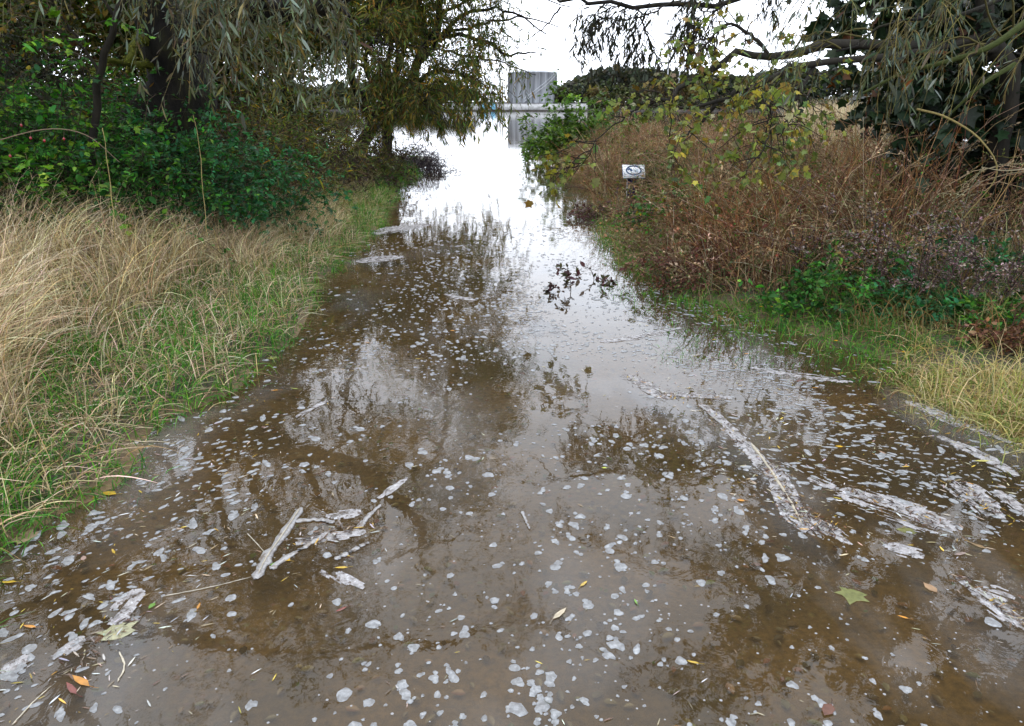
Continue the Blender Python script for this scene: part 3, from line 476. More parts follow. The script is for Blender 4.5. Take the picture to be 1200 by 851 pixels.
# right side
make_tree('sycamore_tree', 'dark leaved sycamore with deep shade under its low crown on the right bank', [([(6.4, 9.6, .2), (6.2, 9.4, 1.4), (5.9, 9.2, 3), (5.7, 9, 5)], .22, .1)],
    [([(6.2, 9.4, 1.6), (5.4, 8.8, 2.1), (4.7, 8.2, 2.0), (4.2, 7.9, 1.6)], .06, .015), ([(6.1, 9.3, 2.2), (5.2, 8.6, 2.8), (4.1, 8.1, 2.9), (3.4, 7.9, 2.6)], .06, .015), ([(6, 9.2, 2.8), (5, 9.2, 3.5), (3.9, 9, 3.6), (3.2, 8.8, 3.1)], .06, .015), ([(6.2, 9.4, 1.2), (5.6, 8.7, 1.3), (5.1, 8.1, 1.2)], .05, .015),
     ([(6.2, 9.4, 1.2), (6.2, 8.6, 1.6), (5.9, 7.9, 1.5)], .05, .015), ([(6, 9.2, 3), (6.2, 8.2, 3.6), (5.8, 7.4, 3.5)], .05, .015), ([(5.9, 9.2, 3.5), (4.9, 8.4, 4.5), (3.9, 7.8, 4.7)], .06, .015), ([(5.8, 9.1, 4), (5.6, 8.2, 5.2), (5.2, 7.4, 5.4)], .06, .015), ([(5.8, 9.1, 4.6), (4.6, 9.4, 5.8), (3.6, 9.6, 5.9)], .06, .015), ([(6, 9.3, 2.2), (6.8, 8.6, 2.7), (7.2, 7.8, 2.6)], .05, .015), ([(6.1, 9.3, 1.8), (5.9, 8.4, 2.3), (5.4, 7.6, 2.2)], .05, .015), ([(6.1, 9.3, 2), (5.5, 9.7, 2.4), (4.8, 9.9, 2.2)], .05, .015), ([(6.1, 9.3, 1.2), (5.5, 9.5, 1.3), (4.9, 9.3, 1.1)], .05, .015)],
    19, 1.0, 7, .5, .15, 11, MAPLE, .105, DRK, M_dark, bark=M_bark2, zmin=.55, keep=lambda P: (600 + P[:, 0] / (P[:, 1] * cp) * FX > 875 + 1.0 * np.clip(124 - (P[:, 2] - 1.6) * 100, -100, 200) * .6 + 20 * rng.normal(size=len(P))))
make_tree('field_maple', 'maple with yellow green autumn leaves on dark arching branches beside the sign', [([(5.2, 8.0, .15), (4.9, 7.8, 1.5), (4.3, 7.5, 2.5), (3.6, 7.3, 3.6), (3.2, 7.2, 5)], .11, .05)],
    [([A(770, 118, 6.9), A(728, 140, 7), A(700, 165, 7), A(672, 205, 7)], .008, .003), ([(4.6, 7.6, 2.1), A(985, 58, 7.5), A(925, 62, 7.3), A(875, 66, 7.2), A(820, 90, 7), A(780, 112, 6.9), A(755, 135, 6.8)], .05, .012), ([(4.3, 7.5, 2.2), A(940, 80, 7.2), A(880, 100, 7), A(840, 122, 6.8), A(795, 126, 6.6)], .035, .01), ([A(900, 64, 7.3), A(880, 40, 7.3), A(850, 30, 7.2), A(820, 60, 7.1)], .02, .008),
     ([A(880, 100, 7), A(905, 140, 6.6), A(890, 185, 6.3)], .012, .004), ([A(840, 122, 6.8), A(815, 150, 6.6), A(780, 170, 6.4)], .018, .005), ([(3.8, 7.4, 3.3), (3.0, 7.2, 4.1), (2.2, 7, 4.3)], .04, .015), ([(3.3, 7.2, 4.6), (2.5, 7.6, 5.6), (2.2, 8, 5.8)], .04, .015), ([A(960, 70, 7.3), A(930, 120, 7), A(915, 160, 6.8)], .02, .006)],
    15, .55, 4, .32, .3, 4, MAPLE, .052, YEL, M_hedge, bark=M_bark2, zmin=.3, twcol=(.04, .028, .02), keep=lambda P: ~((np.abs(600 + P[:, 0] / (P[:, 1] * cp + .1) * FX - 742) < 42) & (P[:, 2] < 1.45)))
make_tree('right_willow', 'willow leaning in at the top right with yellow green whips and silvery leaves', [([(5.3, 5.6, .1), (5.1, 5.5, 1.8), (4.7, 5.4, 3.2), (4.2, 5.4, 5)], .24, .1)],
    [([(5, 5.5, 2.6), A(1180, 0, 5.3), A(1110, 20, 5.1), A(1040, 30, 5), A(980, 60, 5)], .016, .006), ([(5, 5.5, 2.7), A(1200, -50, 5), A(1120, -40, 4.8), A(1040, -30, 4.7), A(970, -10, 4.8)], .016, .006), ([(5, 5.5, 2.4), A(1240, 30, 5), A(1180, 40, 4.7), A(1130, 70, 4.6)], .014, .005), ([(5, 5.5, 2.8), A(1100, -70, 5.6), A(1000, -60, 5.8), A(920, -30, 6)], .018, .006),
     ([(4.7, 5.4, 3.4), (3.7, 5.6, 4.2), (2.6, 5.7, 4.3), (1.9, 5.8, 3.9)], .05, .015), ([(4.5, 5.4, 4), (4, 4.6, 4.8), (3.2, 4, 4.8)], .05, .015), ([(4.3, 5.4, 4.6), (3.8, 6.4, 5.8), (2.8, 7.2, 6.1)], .05, .015), ([(4.2, 5.4, 5), (4.2, 5.2, 6.2), (3.4, 5, 6.8)], .05, .015), ([(4.6, 5.4, 3.6), (4.9, 4.4, 4), (4.6, 3.6, 3.8)], .05, .015)],
    11, .75, 5, .5, .65, 6, WILLOW, .065, WIL + DRK, M_willow, twcol=(.13, .11, .03), zmin=1.5, up=.1, twr=.0028, keep=lambda P: (600 + P[:, 0] / (P[:, 1] * cp) * FX > 850 + 25 * rng.normal(size=len(P))))
BACKLIT = [(4, (.028, .03, .018)), (2, (.045, .05, .03)), (1, (.07, .05, .015))]  # backlit darkness against the sky is put into these leaf colours
make_tree('crack_willow', 'willow behind the sycamore whose slender dark branch droops leaf sprays before the sky', [([(5.6, 10.8, .1), (5.2, 10.4, 2.2), (4.6, 9.6, 3.6), (4.2, 9, 5.4)], .2, .08)],
    [([(4.9, 10, 3.0), A(960, -50, 9), A(900, -12, 8.6), A(850, 3, 8.3), A(790, 0, 8), A(735, 8, 8), A(690, 4, 8), A(655, 9, 7.9), A(630, -2, 7.8)], .035, .012), ([A(790, 0, 8), A(765, 14, 8), A(735, 22, 8), A(700, 20, 8)], .010, .004), ([A(657, 8, 7.9), A(640, 30, 7.9), A(612, 50, 8)], .010, .003), ([A(750, 20, 8), A(765, 55, 8), A(785, 95, 8)], .009, .003),
     ([A(850, 3, 8.3), A(830, 20, 8.2), A(805, 30, 8.1)], .010, .004), ([(4.2, 9, 5), (3.2, 9, 6), (1.8, 9.2, 6.3), (.4, 9.4, 5.8)], .04, .012), ([(4.3, 9.1, 4.6), (3.0, 9.8, 5.2), (1.6, 10.4, 5.2), (.6, 10.6, 4.8)], .04, .012), ([(4.2, 9, 5.2), (2.8, 8.2, 5.8), (1.4, 8.0, 5.7)], .04, .012), ([(4.4, 9.3, 4.4), (3.4, 10.2, 5.4), (2.6, 10.8, 5.4)], .04, .012)],
    13, .5, 5, .42, 1.0, 12, WILLOW, .075, BACKLIT, M_leaf, twcol=(.03, .022, .018), zmin=1.72, up=.0, twr=.0026, keep=lambda P: (600 + P[:, 0] / (P[:, 1] * cp) * FX > 652 + 12 * rng.normal(size=len(P))) | (P[:, 2] > 3.5))
# bare yellow-green whips arching down at the right
for k, (pts, lb) in enumerate([([A(1075, 128, 4.8), A(1110, 138, 4.6), A(1150, 165, 4.5), A(1168, 205, 4.5), A(1130, 255, 4.6)], 'pale yellow willow whip curling down before the dark sycamore'),
                ([A(1230, 195, 4.6), A(1180, 200, 4.5), A(1150, 196, 4.4)], 'short straight pale twig sticking in from the right edge'),
                ([A(1210, 20, 4.6), A(1160, 55, 4.6), A(1100, 75, 4.7), A(1060, 85, 4.8), A(1010, 110, 4.9)], 'mossy green bough crossing the top right corner'),
                ([A(1190, 75, 4.7), A(1150, 100, 4.7), A(1112, 135, 4.8)], 'short mossy bough below the top right corner')]):
    r0 = [.007, .005, .02, .016][k]; p = resample(pts, 20)
    o = mesh_np('willow_whip', *tubes(p[None], np.linspace(r0, r0 * .4, 20)[None], 6), M_twig, None, np.array([(.28, .22, .08), (.3, .25, .15), (.055, .07, .015), (.055, .07, .015)][k]), True)
    tag(o, lb, 'branch')
# ------------------------------------------------------------------ hedges and shrubs
GRN = [(4, (.03, .12, .018)), (3, (.05, .17, .022)), (2, (.018, .075, .022)), (1.2, (.12, .24, .03))]
TEAL = [(4, (.02, .11, .04)), (2, (.04, .15, .055)), (1, (.03, .09, .02))]
BRN = [(3, (.05, .03, .024)), (2, (.035, .03, .018)), (1, (.05, .06, .02)), (1, (.08, .05, .03))]
LIM = [(3, (.17, .32, .03)), (2, (.09, .24, .03)), (1, (.26, .38, .05))]
def shrub(name, label, c, rx, ry, h, pal, n_st=60, nl=60, size=.05, tmpl=OVAL, mat=None, twcol=(.05, .04, .025), ang=55, group=None, cat='shrub', droop=.35, wob=.2, spread=.5, tw=4, thick=1.):
    z = float(height(c[0], c[1])); o = empty(name, (c[0], c[1], z), label, cat, group)
    a_ = rng.random(n_st) * 2 * np.pi; rr = np.sqrt(rng.random(n_st)); S = np.stack([c[0] + rx * rr * np.cos(a_), c[1] + ry * rr * np.sin(a_), np.zeros(n_st)], 1); S[:, 2] = np.maximum(height(S[:, 0], S[:, 1]) - .03, -.12)
    D = np.stack([np.cos(a_) * rr * spread, np.sin(a_) * rr * spread, np.ones(n_st)], 1)
    P = grow(S, D, h * (.7 + .5 * rng.random(n_st)) * (1 - .35 * rr ** 2), 9, wob, droop * .6)
    s2, d2, i2, _ = spawn(P, tw, .2, 1, 45); T = grow(s2, d2, h * .3 * (.4 + rng.random(len(s2))), 9, wob, droop)
    PT = np.concatenate([P, T]); PT[:, :, 2] = np.maximum(PT[:, :, 2], height(PT[:, :, 0], PT[:, :, 1]) + .0)
    rad = thick * np.concatenate([np.repeat(np.linspace(.006, .002, 10)[None], len(P), 0), np.repeat(np.linspace(.003, .001, 10)[None], len(T), 0)])
    V, F = tubes(PT, rad, 3); mesh_np('stems', V, F, M_twig, o, np.repeat(pick(len(PT), [(1, twcol)], .3), 30, 0))
    ps, ds, i3, _ = spawn(PT, max(1, nl // (1 + tw)), .15, 1, ang); ds[:, 2] *= .6
    V, F, k = leaves(ps, ds, size * np.exp(.3 * rng.normal(size=len(ps))), tmpl, 1.2)
    cl = np.exp(.3 * rng.normal(size=len(PT)))[i3][:, None]
    mesh_np('foliage', V, F, mat or M_hedge, o, np.repeat(np.clip(pick(len(ps), pal) * cl, 0, .8), k, 0)); rebase(o); return o
shrub('elder_shrub', 'bright lime green elder with lobed leaves left of the thin sapling', (-4.2, 6.8), .30, .3, 2.3, LIM + LIM + GRN, 18, 100, .055, MAPLE, spread=.35, tw=5)
hs = [((-5.5, 6.4), .8, .7, 1.9, GRN, 'dark green bramble at the left edge of the picture'), ((-4.55, 7.1), .7, .6, 1.75, GRN, 'green bramble below the thin sapling trunk'), ((-3.95, 7.5), .6, .5, 1.6, GRN, 'green nettle patch below the big willow trunk'),
      ((-3.7, 8.3), .65, .6, 1.7, TEAL, 'bluish green elder clump right of the willow trunk'), ((-3.35, 8.9), .6, .6, 1.35, TEAL, 'low blue green bush before the dark hollow under the willow'), ((-6.4, 7.2), .8, .8, 1.8, DRK, 'dark bush behind the left edge bramble'), ((-4.9, 8.4), .8, .6, 1.9, GRN, 'tall green bramble close in front of the willow trunk')]
for c, rx, ry, h, pal, lb in hs: shrub('bramble_shrub', lb, c, rx, ry, h, pal, 95, 95, .045, OVAL, group='green shrubs along the left bank')
hs = [((-3.9, 10.8), .8, .9, 1.4, 'brown leafless bramble right of the blue green bush'), ((-3.6, 12.6), .8, .9, 1.4, 'second brown bramble along the left bank towards the river'), ((-3.2, 14.6), .8, 1, 1.3, 'brown thicket beside the overhanging willow trunk'), ((-3.6, 17), 1, 1, 1.3, 'dark thicket at the foot of the overhanging willow'), ((-5.2, 11.5), 1, 1, 1.8, 'dark thicket in the hollow behind the brown brambles'), ((-5, 14.5), 1.2, 1.2, 2, 'farthest dark thicket behind the brown brambles')]
for c, rx, ry, h, lb in hs: shrub('bramble_thicket', lb, c, rx, ry, h, BRN, 80, 60, .045, OVAL, twcol=(.045, .028, .025), group='brown thickets on the left bank')
MIX = OLI + [(2, (.06, .12, .02)), (1, (.16, .19, .03))]
for c, rx, h, lb in [((-3.95, 9.9), .6, 2.3, 'tall olive sallow shrub between the blue green bush and the brown bramble'), ((-3.6, 11.7), .6, 2.1, 'yellowish sallow shrub behind the first brown bramble'), ((-3.7, 13.6), .6, 2.3, 'olive sallow shrub halfway along the left bank'), ((-3.5, 16), .7, 2.1, 'tall sallow shrub just before the overhanging willow'), ((-4.7, 11.6), .7, 2.8, 'tallest sallow shrub set back from the left bank')]:
    shrub('sallow_shrub', lb, c, rx, rx, h, MIX, 42, 95, .075, WILLOW, group='sallow shrubs on the left bank', twcol=(.09, .07, .03), spread=.7, tw=6, wob=.25, thick=.9)
shrub('dead_shrub', 'purplish leafless shrub standing in the water beyond the left bank', (-3.0, 21), 1.0, .7, .95, [(1, (.06, .045, .06))], 110, 24, .07, WILLOW, twcol=(.06, .04, .05), spread=.8, thick=1.8)
shrub('dead_shrub', 'small leafless shrub in the water, right of the larger purplish one', (-2.1, 19.6), .5, .5, .75, [(1, (.06, .05, .06))], 50, 20, .07, WILLOW, twcol=(.07, .05, .06), spread=.8, thick=1.6)
OAK = [(4, (.06, .12, .018)), (2, (.09, .15, .02)), (1, (.035, .07, .015))]
bs = gnd(680, 188); shrub('oak_bush', 'green oak bush at the water edge in front of the storage tank', (bs[0], bs[1]), .7, .6, 2.25, OAK, 46, 150, .11, OVAL, cat='bush', spread=.55, tw=6, twcol=(.03, .025, .015))
bs = gnd(640, 176); shrub('oak_bush', 'low green bush leaning out over the water left of the oak bush', (bs[0], bs[1]), .45, .4, 1.15, OAK, 22, 120, .10, OVAL, cat='bush', spread=.9, tw=5, twcol=(.03, .025, .015))
for c, rad, n, pal, lb in [((-7.2, 10.5, .9), (1.8, 1.3, 2.0), 12000, GRN + DRK, 'dark green hedge bush behind the left edge brambles'), ((-6.3, 13, .8), (1.7, 1.4, 1.8), 11000, OLI + DRK, 'olive hedge bush behind the big willow trunk'), ((-5.6, 17.6, .7), (1.5, 1.5, 1.9), 10000, OLI + DRK, 'olive hedge bush left of the overhanging willow foot'),
                       ((-9.5, 16, .9), (2.5, 1.5, 2.4), 12000, OLI + DRK, 'wide dark hedge bush further back on the left'), ((-9.8, 12, .9), (1.8, 1.5, 2.4), 9000, GRN + DRK, 'dark hedge bush at the far left edge'), ((-6.6, 20.5, .7), (2, 1.5, 2.2), 11000, OLI, 'last olive hedge bush before the river on the left'), ((-4.6, 12.6, .8), (.9, .9, 1.2), 6000, OLI + BRN, 'rounded brownish hedge bush between the brambles and willow'), ((-11, 22, .9), (3, 1.5, 2.6), 11000, OLI + DRK, 'farthest dark hedge bush on the left')]:
    z = float(height(c[0], c[1])); o = empty('hedge_bush', (c[0], c[1], z), lb, 'bush', 'hedge bushes behind the left bank'); leaf_cloud(c, rad, n, .075, OVAL, M_leaf, pal, parent=o, clump=.6, name='foliage')
    P = grow(np.array([[c[0], c[1], z - .1]] * 14) + rng.normal(size=(14, 3)) * (.3, .3, 0), norm(rng.normal(size=(14, 3)) * .5 + (0, 0, 1)), 1.9, 8, .15, .1); mesh_np('stems', *tubes(P, np.repeat(np.linspace(.02, .005, 9)[None], 14, 0), 4), M_twig, o, np.array((.04, .03, .02))); rebase(o)
# trees closing the view behind both banks
for c, rad, n, pal, lb, nm in [((-8.6, 13.5, 3.2), (3.2, 2.5, 3.4), 26000, OLI, 'broad olive tree behind the big leaning willow', 'backing_tree'), ((-12, 19, 4), (4, 3.5, 4.5), 22000, DRK + OLI, 'tall dark tree far behind the left hedge', 'backing_tree'), ((-7.6, 22, 3.6), (3.4, 3, 4), 26000, OLI, 'olive tree left of the overhanging willow', 'backing_tree'),
                       ((-3.6, 22.3, 3.6), (1.7, 1.2, 2.0), 12000, OLI, 'olive tree right behind the overhanging willow', 'backing_tree'), ((-5.3, 18.6, 3.2), (1.7, 1.4, 2.2), 13000, OLI, 'olive tree just left of the overhanging willow trunk', 'backing_tree'), ((-4.9, 12.6, 3.2), (1.2, 1.2, 1.5), 8000, OLI, 'olive small tree behind the hanging tips of the big willow', 'backing_tree'),
                       ((-5.9, 15.5, 2.6), (1.9, 1.8, 2.3), 15000, OLI, 'rounded olive tree between the two willows', 'backing_tree'), ((-9.5, 9.5, 3), (2.5, 2.5, 3.2), 14000, DRK + OLI, 'dark tree beyond the left edge of the picture', 'backing_tree'),
                       ((8.6, 12.5, 3), (2.8, 2.6, 3.4), 20000, DRK, 'dark tree behind the sycamore', 'backing_tree'), ((10.5, 17, 3.5), (3.2, 3, 4), 16000, DRK + OLI, 'tall dark tree at the right behind the reeds', 'backing_tree')]:
    z = float(height(c[0], c[1])); o = empty(nm, (c[0], c[1], z), lb, 'tree'); leaf_cloud(c, rad, n, .10, OVAL, M_leaf, pal, parent=o, clump=.42)
    a = Acc()
    for q in range(7):
        e = np.array(c) + norm(rng.normal(size=3)) * np.array(rad) * .7; p = resample([(c[0], c[1], z - .1), (c[0] + .1, c[1], z + .6 + .3 * q), e], 10); a.add(*tubes(p[None], np.linspace(.15, .02, 10)[None], 6))
    a.build('trunk', M_bark, o, True); rebase(o)

# ------------------------------------------------------------------ grass and herbs
def blades(B, h, lean, width, pal, K=5, curl=1.0, jit=.2, leanv=None, colmul=None):
    n = len(B); az = rng.random(n) * 2 * np.pi; L = np.abs(rng.normal(size=n)) * lean
    D = np.stack([np.cos(az) * L, np.sin(az) * L, np.ones(n)], 1)
    if leanv is not None: D[:, :2] += leanv
    P = [B]; d = norm(D); hor = np.concatenate([D[:, :2], np.zeros((n, 1))], 1)
    for k in range(K):
        d = norm(d + curl * .22 * hor * (k + .5) + np.array([0, 0, -.11 * curl]) * (k + .5) + .05 * rng.normal(size=d.shape)); P.append(P[-1] + d * (h / K)[:, None])
    P = np.stack(P, 1); sd = norm(np.cross(D, rng.normal(size=(n, 3)) * .6 + np.array([0, 1., 0])))
    wk = np.array([.7, 1, .95, .8, .5, .12])[:K + 1] if K == 5 else np.linspace(1, .1, K + 1)
    Wd = (width[:, None] * wk[None] * .5)[:, :, None] * sd[:, None]
    V = np.stack([P - Wd, P + Wd], 2).reshape(-1, 3); m = K + 1
    i = (np.arange(n)[:, None] * m + np.arange(K)[None]) * 2; F = np.stack([i, i + 1, i + 3, i + 2], -1).reshape(-1, 4)
    c = pick(n, pal, jit)
    if colmul is not None: c = c * colmul[:, None]
    return V, F, np.repeat(c, 2 * m, 0), P
DRYP = [(5, (.42, .33, .20)), (3, (.52, .43, .29)), (2, (.30, .22, .125)), (1, (.36, .25, .12)), (1, (.20, .15, .09))]
GRS = [(4, (.055, .19, .02)), (3, (.11, .28, .025)), (2, (.03, .12, .02)), (.5, (.24, .24, .06)), (.45, (.40, .32, .16))]
def scatter(n, x0, x1, y0, y1): return rng.uniform(x0, x1, n), rng.uniform(y0, y1, n)
def clumped(x, y, amount, f=1.6): return rng.random(len(x)) < np.clip(amount * (fbm(x * f, y * f) - .2) * 2.4, 0, 1)
# tall dry grass on the left
x, y = scatter(230000, -8, -1.0, 1.2, 17); d = dL(x, y)
edge = .25 + .9 * (fbm(x * .9 + 5, y * .9, 3) - .35) + .62 * sstep(2.8, 4.6, y) - .55 * sstep(5.5, 7.5, y)
ok = (d > edge) & (d < 3.9 + .4 * np.sin(y)) & clumped(x, y, 1.25, 1.9) & (rng.random(len(x)) < np.interp(y, [2, 6, 17], [1, .75, .28])); x, y, d = x[ok], y[ok], d[ok]
z = height(x, y) - .02; h = (.42 + .50 * rng.random(len(x))) * (.55 + .45 * sstep(.2, 1.4, d)) * (.75 + .5 * fbm(x * .8, y * .8, 2)) * np.interp(y, [2, 9, 14], [1.05, .8, .65])
lv = np.stack([.16 + .8 * (fbm(x * 1.6, y * 1.6 + 4, 2) - .5), -.05 + .9 * (fbm(x * 1.6 + 7, y * 1.6, 2) - .5)], 1)
V, F, c, P = blades(np.stack([x, y, z], 1), h, .36, .003 + .003 * rng.random(len(x)), DRYP, curl=.7, leanv=lv, jit=.38)
tag(mesh_np('dry_grass', V, F, M_dry, None, c), 'tall pale dry grass leaning along the left bank', 'grass', kind='stuff')
# seed heads on some of the tall stalks
k = rng.choice(len(P), 3500, replace=False); tp = P[k, -1]; td = norm(P[k, -1] - P[k, -2]); n = 8
ps = (tp[:, None] - td[:, None] * (np.arange(n) * .012)[None, :, None]).reshape(-1, 3); V, F, kk = leaves(ps, norm(np.repeat(td, n, 0) + .5 * rng.normal(size=(len(ps), 3))), np.full(len(ps), .018), WILLOW)
tag(mesh_np('grass_seed_heads', V, F, M_dry, None, np.repeat(pick(len(ps), [(1, (.42, .32, .2))]), kk, 0)), 'feathery seed heads on the dry grass of the left bank', 'grass', kind='stuff')
# green grass along the left shore
x, y = scatter(200000, -4.2, -.9, 1.3, 20); d = dL(x, y)
ok = (d > -.10 + .10 * rng.normal(size=len(x)).clip(-1, 1)) & (d < 1.9) & clumped(x, y, 1.5, 2.6) & (rng.random(len(x)) < np.interp(y, [2, 7, 20], [1, .7, .35])) & (rng.random(len(x)) < np.interp(d, [-.2, 0, .9, 1.9], [.15, 1, .9, .25])); x, y, d = x[ok], y[ok], d[ok]
h = (.06 + .2 * rng.random(len(x)) ** 1.5) * (.5 + 1.0 * fbm(x * 3, y * 3, 2)) * (1 + .25 * sstep(6, 12, y))
V, F, c, P = blades(np.stack([x, y, height(x, y) - .01], 1), h, .5, .003 + .004 * rng.random(len(x)), GRS, curl=1.5)
tag(mesh_np('green_grass', V, F, M_grass, None, c), 'short green grass fringing the left waterline', 'grass', kind='stuff')
# dead thatch lying flat between the blades
x, y = scatter(60000, -5.5, -1.2, 1.3, 14); d = dL(x, y); ok = (d > .0) & (d < 3.5); x, y = x[ok], y[ok]
V, F, c, P = blades(np.stack([x, y, height(x, y) + .005], 1), .10 + .22 * rng.random(len(x)), 1.8, .003 + .003 * rng.random(len(x)), DRYP + [(3, (.12, .09, .05))], curl=.8)
tag(mesh_np('grass_thatch', V, F, M_dry, None, c), 'flattened dead grass thatch under the tall stalks', 'grass', kind='stuff')

# dead brown herbs on the right bank
sy_ = gnd(738, 244)[1] + .2
x, y = scatter(30000, .9, 8.5, 5.9, 30); d = dR(x, y)
y0 = np.interp(x, [1, 1.8, 3.0, 3.8, 9], [6.6, 6.5, 6.1, 6.9, 7.2])
ok = (d > .02) & (y > y0) & (y < 31) & clumped(x, y, 1.5, 2.0) & (rng.random(len(x)) < np.interp(y, [6, 10, 30], [.8, .7, .3])) & (rng.random(len(x)) < np.interp(x - y * .0, [3.6, 5.5], [1, .25])); x, y, d = x[ok], y[ok], d[ok]
d2 = d + .35 * (y - y0[ok]).clip(0, 4)
hh = (.28 + .46 * np.clip(d2, 0, 2.9)) * (.5 + .62 * rng.random(len(x))) * np.interp(y, [6, 14, 20, 30], [1, .85, .8, .9]); B = np.stack([x, y, np.maximum(height(x, y), -.08)], 1); n = len(x); hh = hh * (.55 + .9 * vnoise(x * 1.3 + 2, y * 1.0)) ; px_ = 600 + x / (y * cp) * FX; hh = np.where((np.abs(px_ - 741) < 48 - 2 * (sy_ - y).clip(0, 6)) & (y < sy_), np.minimum(hh, .08 + .14 * rng.random(n)), hh)
az = rng.random(n) * 6.28; ST = grow(B, np.stack([.5 * np.cos(az) - .15, .5 * np.sin(az), np.ones(n)], 1), hh, 7, .13, .35)
s2, d2_, i2, _ = spawn(ST, 4, .35, 1, 40); d2_[:, 2] += .3; SB = grow(s2, d2_, .12 + .22 * rng.random(len(s2)), 4, .15, .1)
pal = [(4, (.31, .17, .075)), (3, (.38, .25, .13)), (2.4, (.22, .095, .045)), (2.4, (.52, .40, .25)), (1.5, (.12, .055, .04))]
m2 = rng.choice(n, 1500, p=(1 / y ** 1.5) / (1 / y ** 1.5).sum()); S2 = grow(B[m2], np.stack([-.45 + .5 * rng.normal(size=1500), -.25 + .4 * rng.normal(size=1500), np.ones(1500)], 1), np.clip(hh[m2] * 1.2 + .1, .2, 1.4), 7, .05, .10); px2 = 600 + S2[:, :, 0] / (S2[:, :, 1] * cp + CAM_H * sp) * FX; S2 = S2[(S2[:, :, 2].min(1) > -.15) & ~((np.abs(px2 - 741) < 30).any(1) & (S2[:, 0, 1] < sy_))]
zone = (vnoise(x * .8, y * .8) > .5); cA = pick(n, pal); cB = pick(n, [(3, (.20, .12, .065)), (2, (.30, .19, .10)), (2, (.40, .30, .18)), (1, (.13, .06, .05)), (1, (.13, .15, .05))]); cs = np.where(zone[:, None], cA, cB)
a = Acc(); V, F = tubes(ST, np.repeat(np.linspace(.0045, .0018, 8)[None], n, 0) * (1 + y[:, None] * .03), 3); a.add(V, F, np.repeat(cs, 24, 0)); V, F = tubes(SB, np.repeat(np.linspace(.0022, .001, 5)[None], len(SB), 0), 3); a.add(V, F, np.repeat(cs[i2], 15, 0)); V, F = tubes(S2, np.repeat(np.linspace(.0045, .002, 8)[None], len(S2), 0), 3); a.add(V, F, np.repeat(pick(len(S2), [(2, (.44, .29, .13)), (2.5, (.32, .15, .06)), (2, (.15, .06, .04)), (.7, (.55, .46, .30))]), 24, 0))
tag(a.build('dead_herb_stems', M_herb), 'tangle of brown dead herb stems on the right bank around the sign', 'dead herbs', kind='stuff')
ps, ds, i3, _ = spawn(SB, 5, .2, 1, 50); V, F, kk = leaves(ps, ds, .02 * np.exp(.35 * rng.normal(size=len(ps))), OVAL)
tag(mesh_np('dead_herb_leaves', V, F, M_herb, None, np.repeat(np.where(vnoise(np.repeat(x[i2][i3][:, None], 1, 1) * 1.5, y[i2][i3][:, None] * 1.2) * .42 - .02 > rng.random((len(ps), 1)), pick(len(ps), GRS), cs[i2][i3] * np.exp(.25 * rng.normal(size=(len(ps), 1)))), kk, 0)), 'shrivelled leaves and seed heads on the brown herb stems', 'dead herbs', kind='stuff')
# tan grass among them
x, y = scatter(60000, .9, 7.5, 5.7, 30); d = dR(x, y); y0 = np.interp(x, [1, 1.8, 3.0, 3.8, 9], [6.4, 6.3, 5.9, 6.5, 6.8])
ok = (d > -.05) & (y > y0) & clumped(x + 5, y, 1.3, 1.5) & (rng.random(len(x)) < np.interp(y, [6, 12, 30], [.6, .7, .5])); x, y, d = x[ok], y[ok], d[ok]
hg = (.25 + .45 * rng.random(len(x))) * np.interp(d, [0, 1.5], [.6, 1.2]); hg = np.where((np.abs(600 + x / (y * cp) * FX - 741) < 38) & (y < sy_), np.minimum(hg, .14), hg)
V, F, c, P = blades(np.stack([x, y, height(x, y) - .02], 1), hg, .45, .0035 + .004 * rng.random(len(x)), [(3, (.34, .23, .12)), (2, (.42, .31, .19)), (2, (.22, .12, .07)), (1, (.14, .15, .05))], curl=1.1)
tag(mesh_np('tan_grass', V, F, M_dry, None, c), 'reddish tan grass between the dead herbs on the right bank', 'grass', kind='stuff')
# pale reed bed further back
x, y = scatter(30000, 4.6, 17, 15, 34); ok = (x > .355 * y) & (x < .475 * y); x, y = x[ok], y[ok]
V, F, c, P = blades(np.stack([x, y, height(x, y) - .02], 1), 1.0 + .45 * rng.random(len(x)), .14, .012 + .008 * rng.random(len(x)), [(3, (.50, .40, .29)), (2, (.60, .50, .38)), (1, (.36, .28, .18))], curl=.5)
tag(mesh_np('reed_bed', V, F, M_dry, None, c), 'pale beige reed bed in a gap left of the sycamore', 'reeds', kind='stuff')
# green tufts: drowned lawn at the right, fringe, low herbs
def green_patch(name, label, n, poly, hmin, hmax, lean, pal, wd=.004, zoff=-.03, cl=1.2, f=3., curl=1.3, mat=None, cat='grass'):
    g = np.array([gnd(*p)[:2] for p in poly]); x, y = scatter(n, g[:, 0].min(), g[:, 0].max(), g[:, 1].min(), g[:, 1].max())
    ins = np.zeros(n, bool); j = len(g) - 1
    for i in range(len(g)):
        c_ = (g[i, 1] > y) != (g[j, 1] > y); ins ^= c_ & (x < (g[j, 0] - g[i, 0]) * (y - g[i, 1]) / (g[j, 1] - g[i, 1] + 1e-9) + g[i, 0]); j = i
    ok = ins & clumped(x, y, cl, f); x, y = x[ok], y[ok]
    V, F, c, P = blades(np.stack([x, y, np.maximum(height(x, y), -.06) + zoff * 0], 1), hmin + (hmax - hmin) * rng.random(len(x)) ** 1.5, lean, wd * (.7 + .8 * rng.random(len(x))), pal, curl=curl)
    return tag(mesh_np(name, V, F, mat or M_grass, None, c), label, cat, kind='stuff')
green_patch('drowned_grass', 'sparse green grass tips poking out of the shallow water at the right', 12000, [(770, 425), (860, 425), (1080, 460), (1150, 450), (1150, 420), (960, 375), (800, 350), (700, 330), (700, 345), (780, 380)], .05, .17, .8, GRS[:3], .004, cl=1.3, f=2.2)
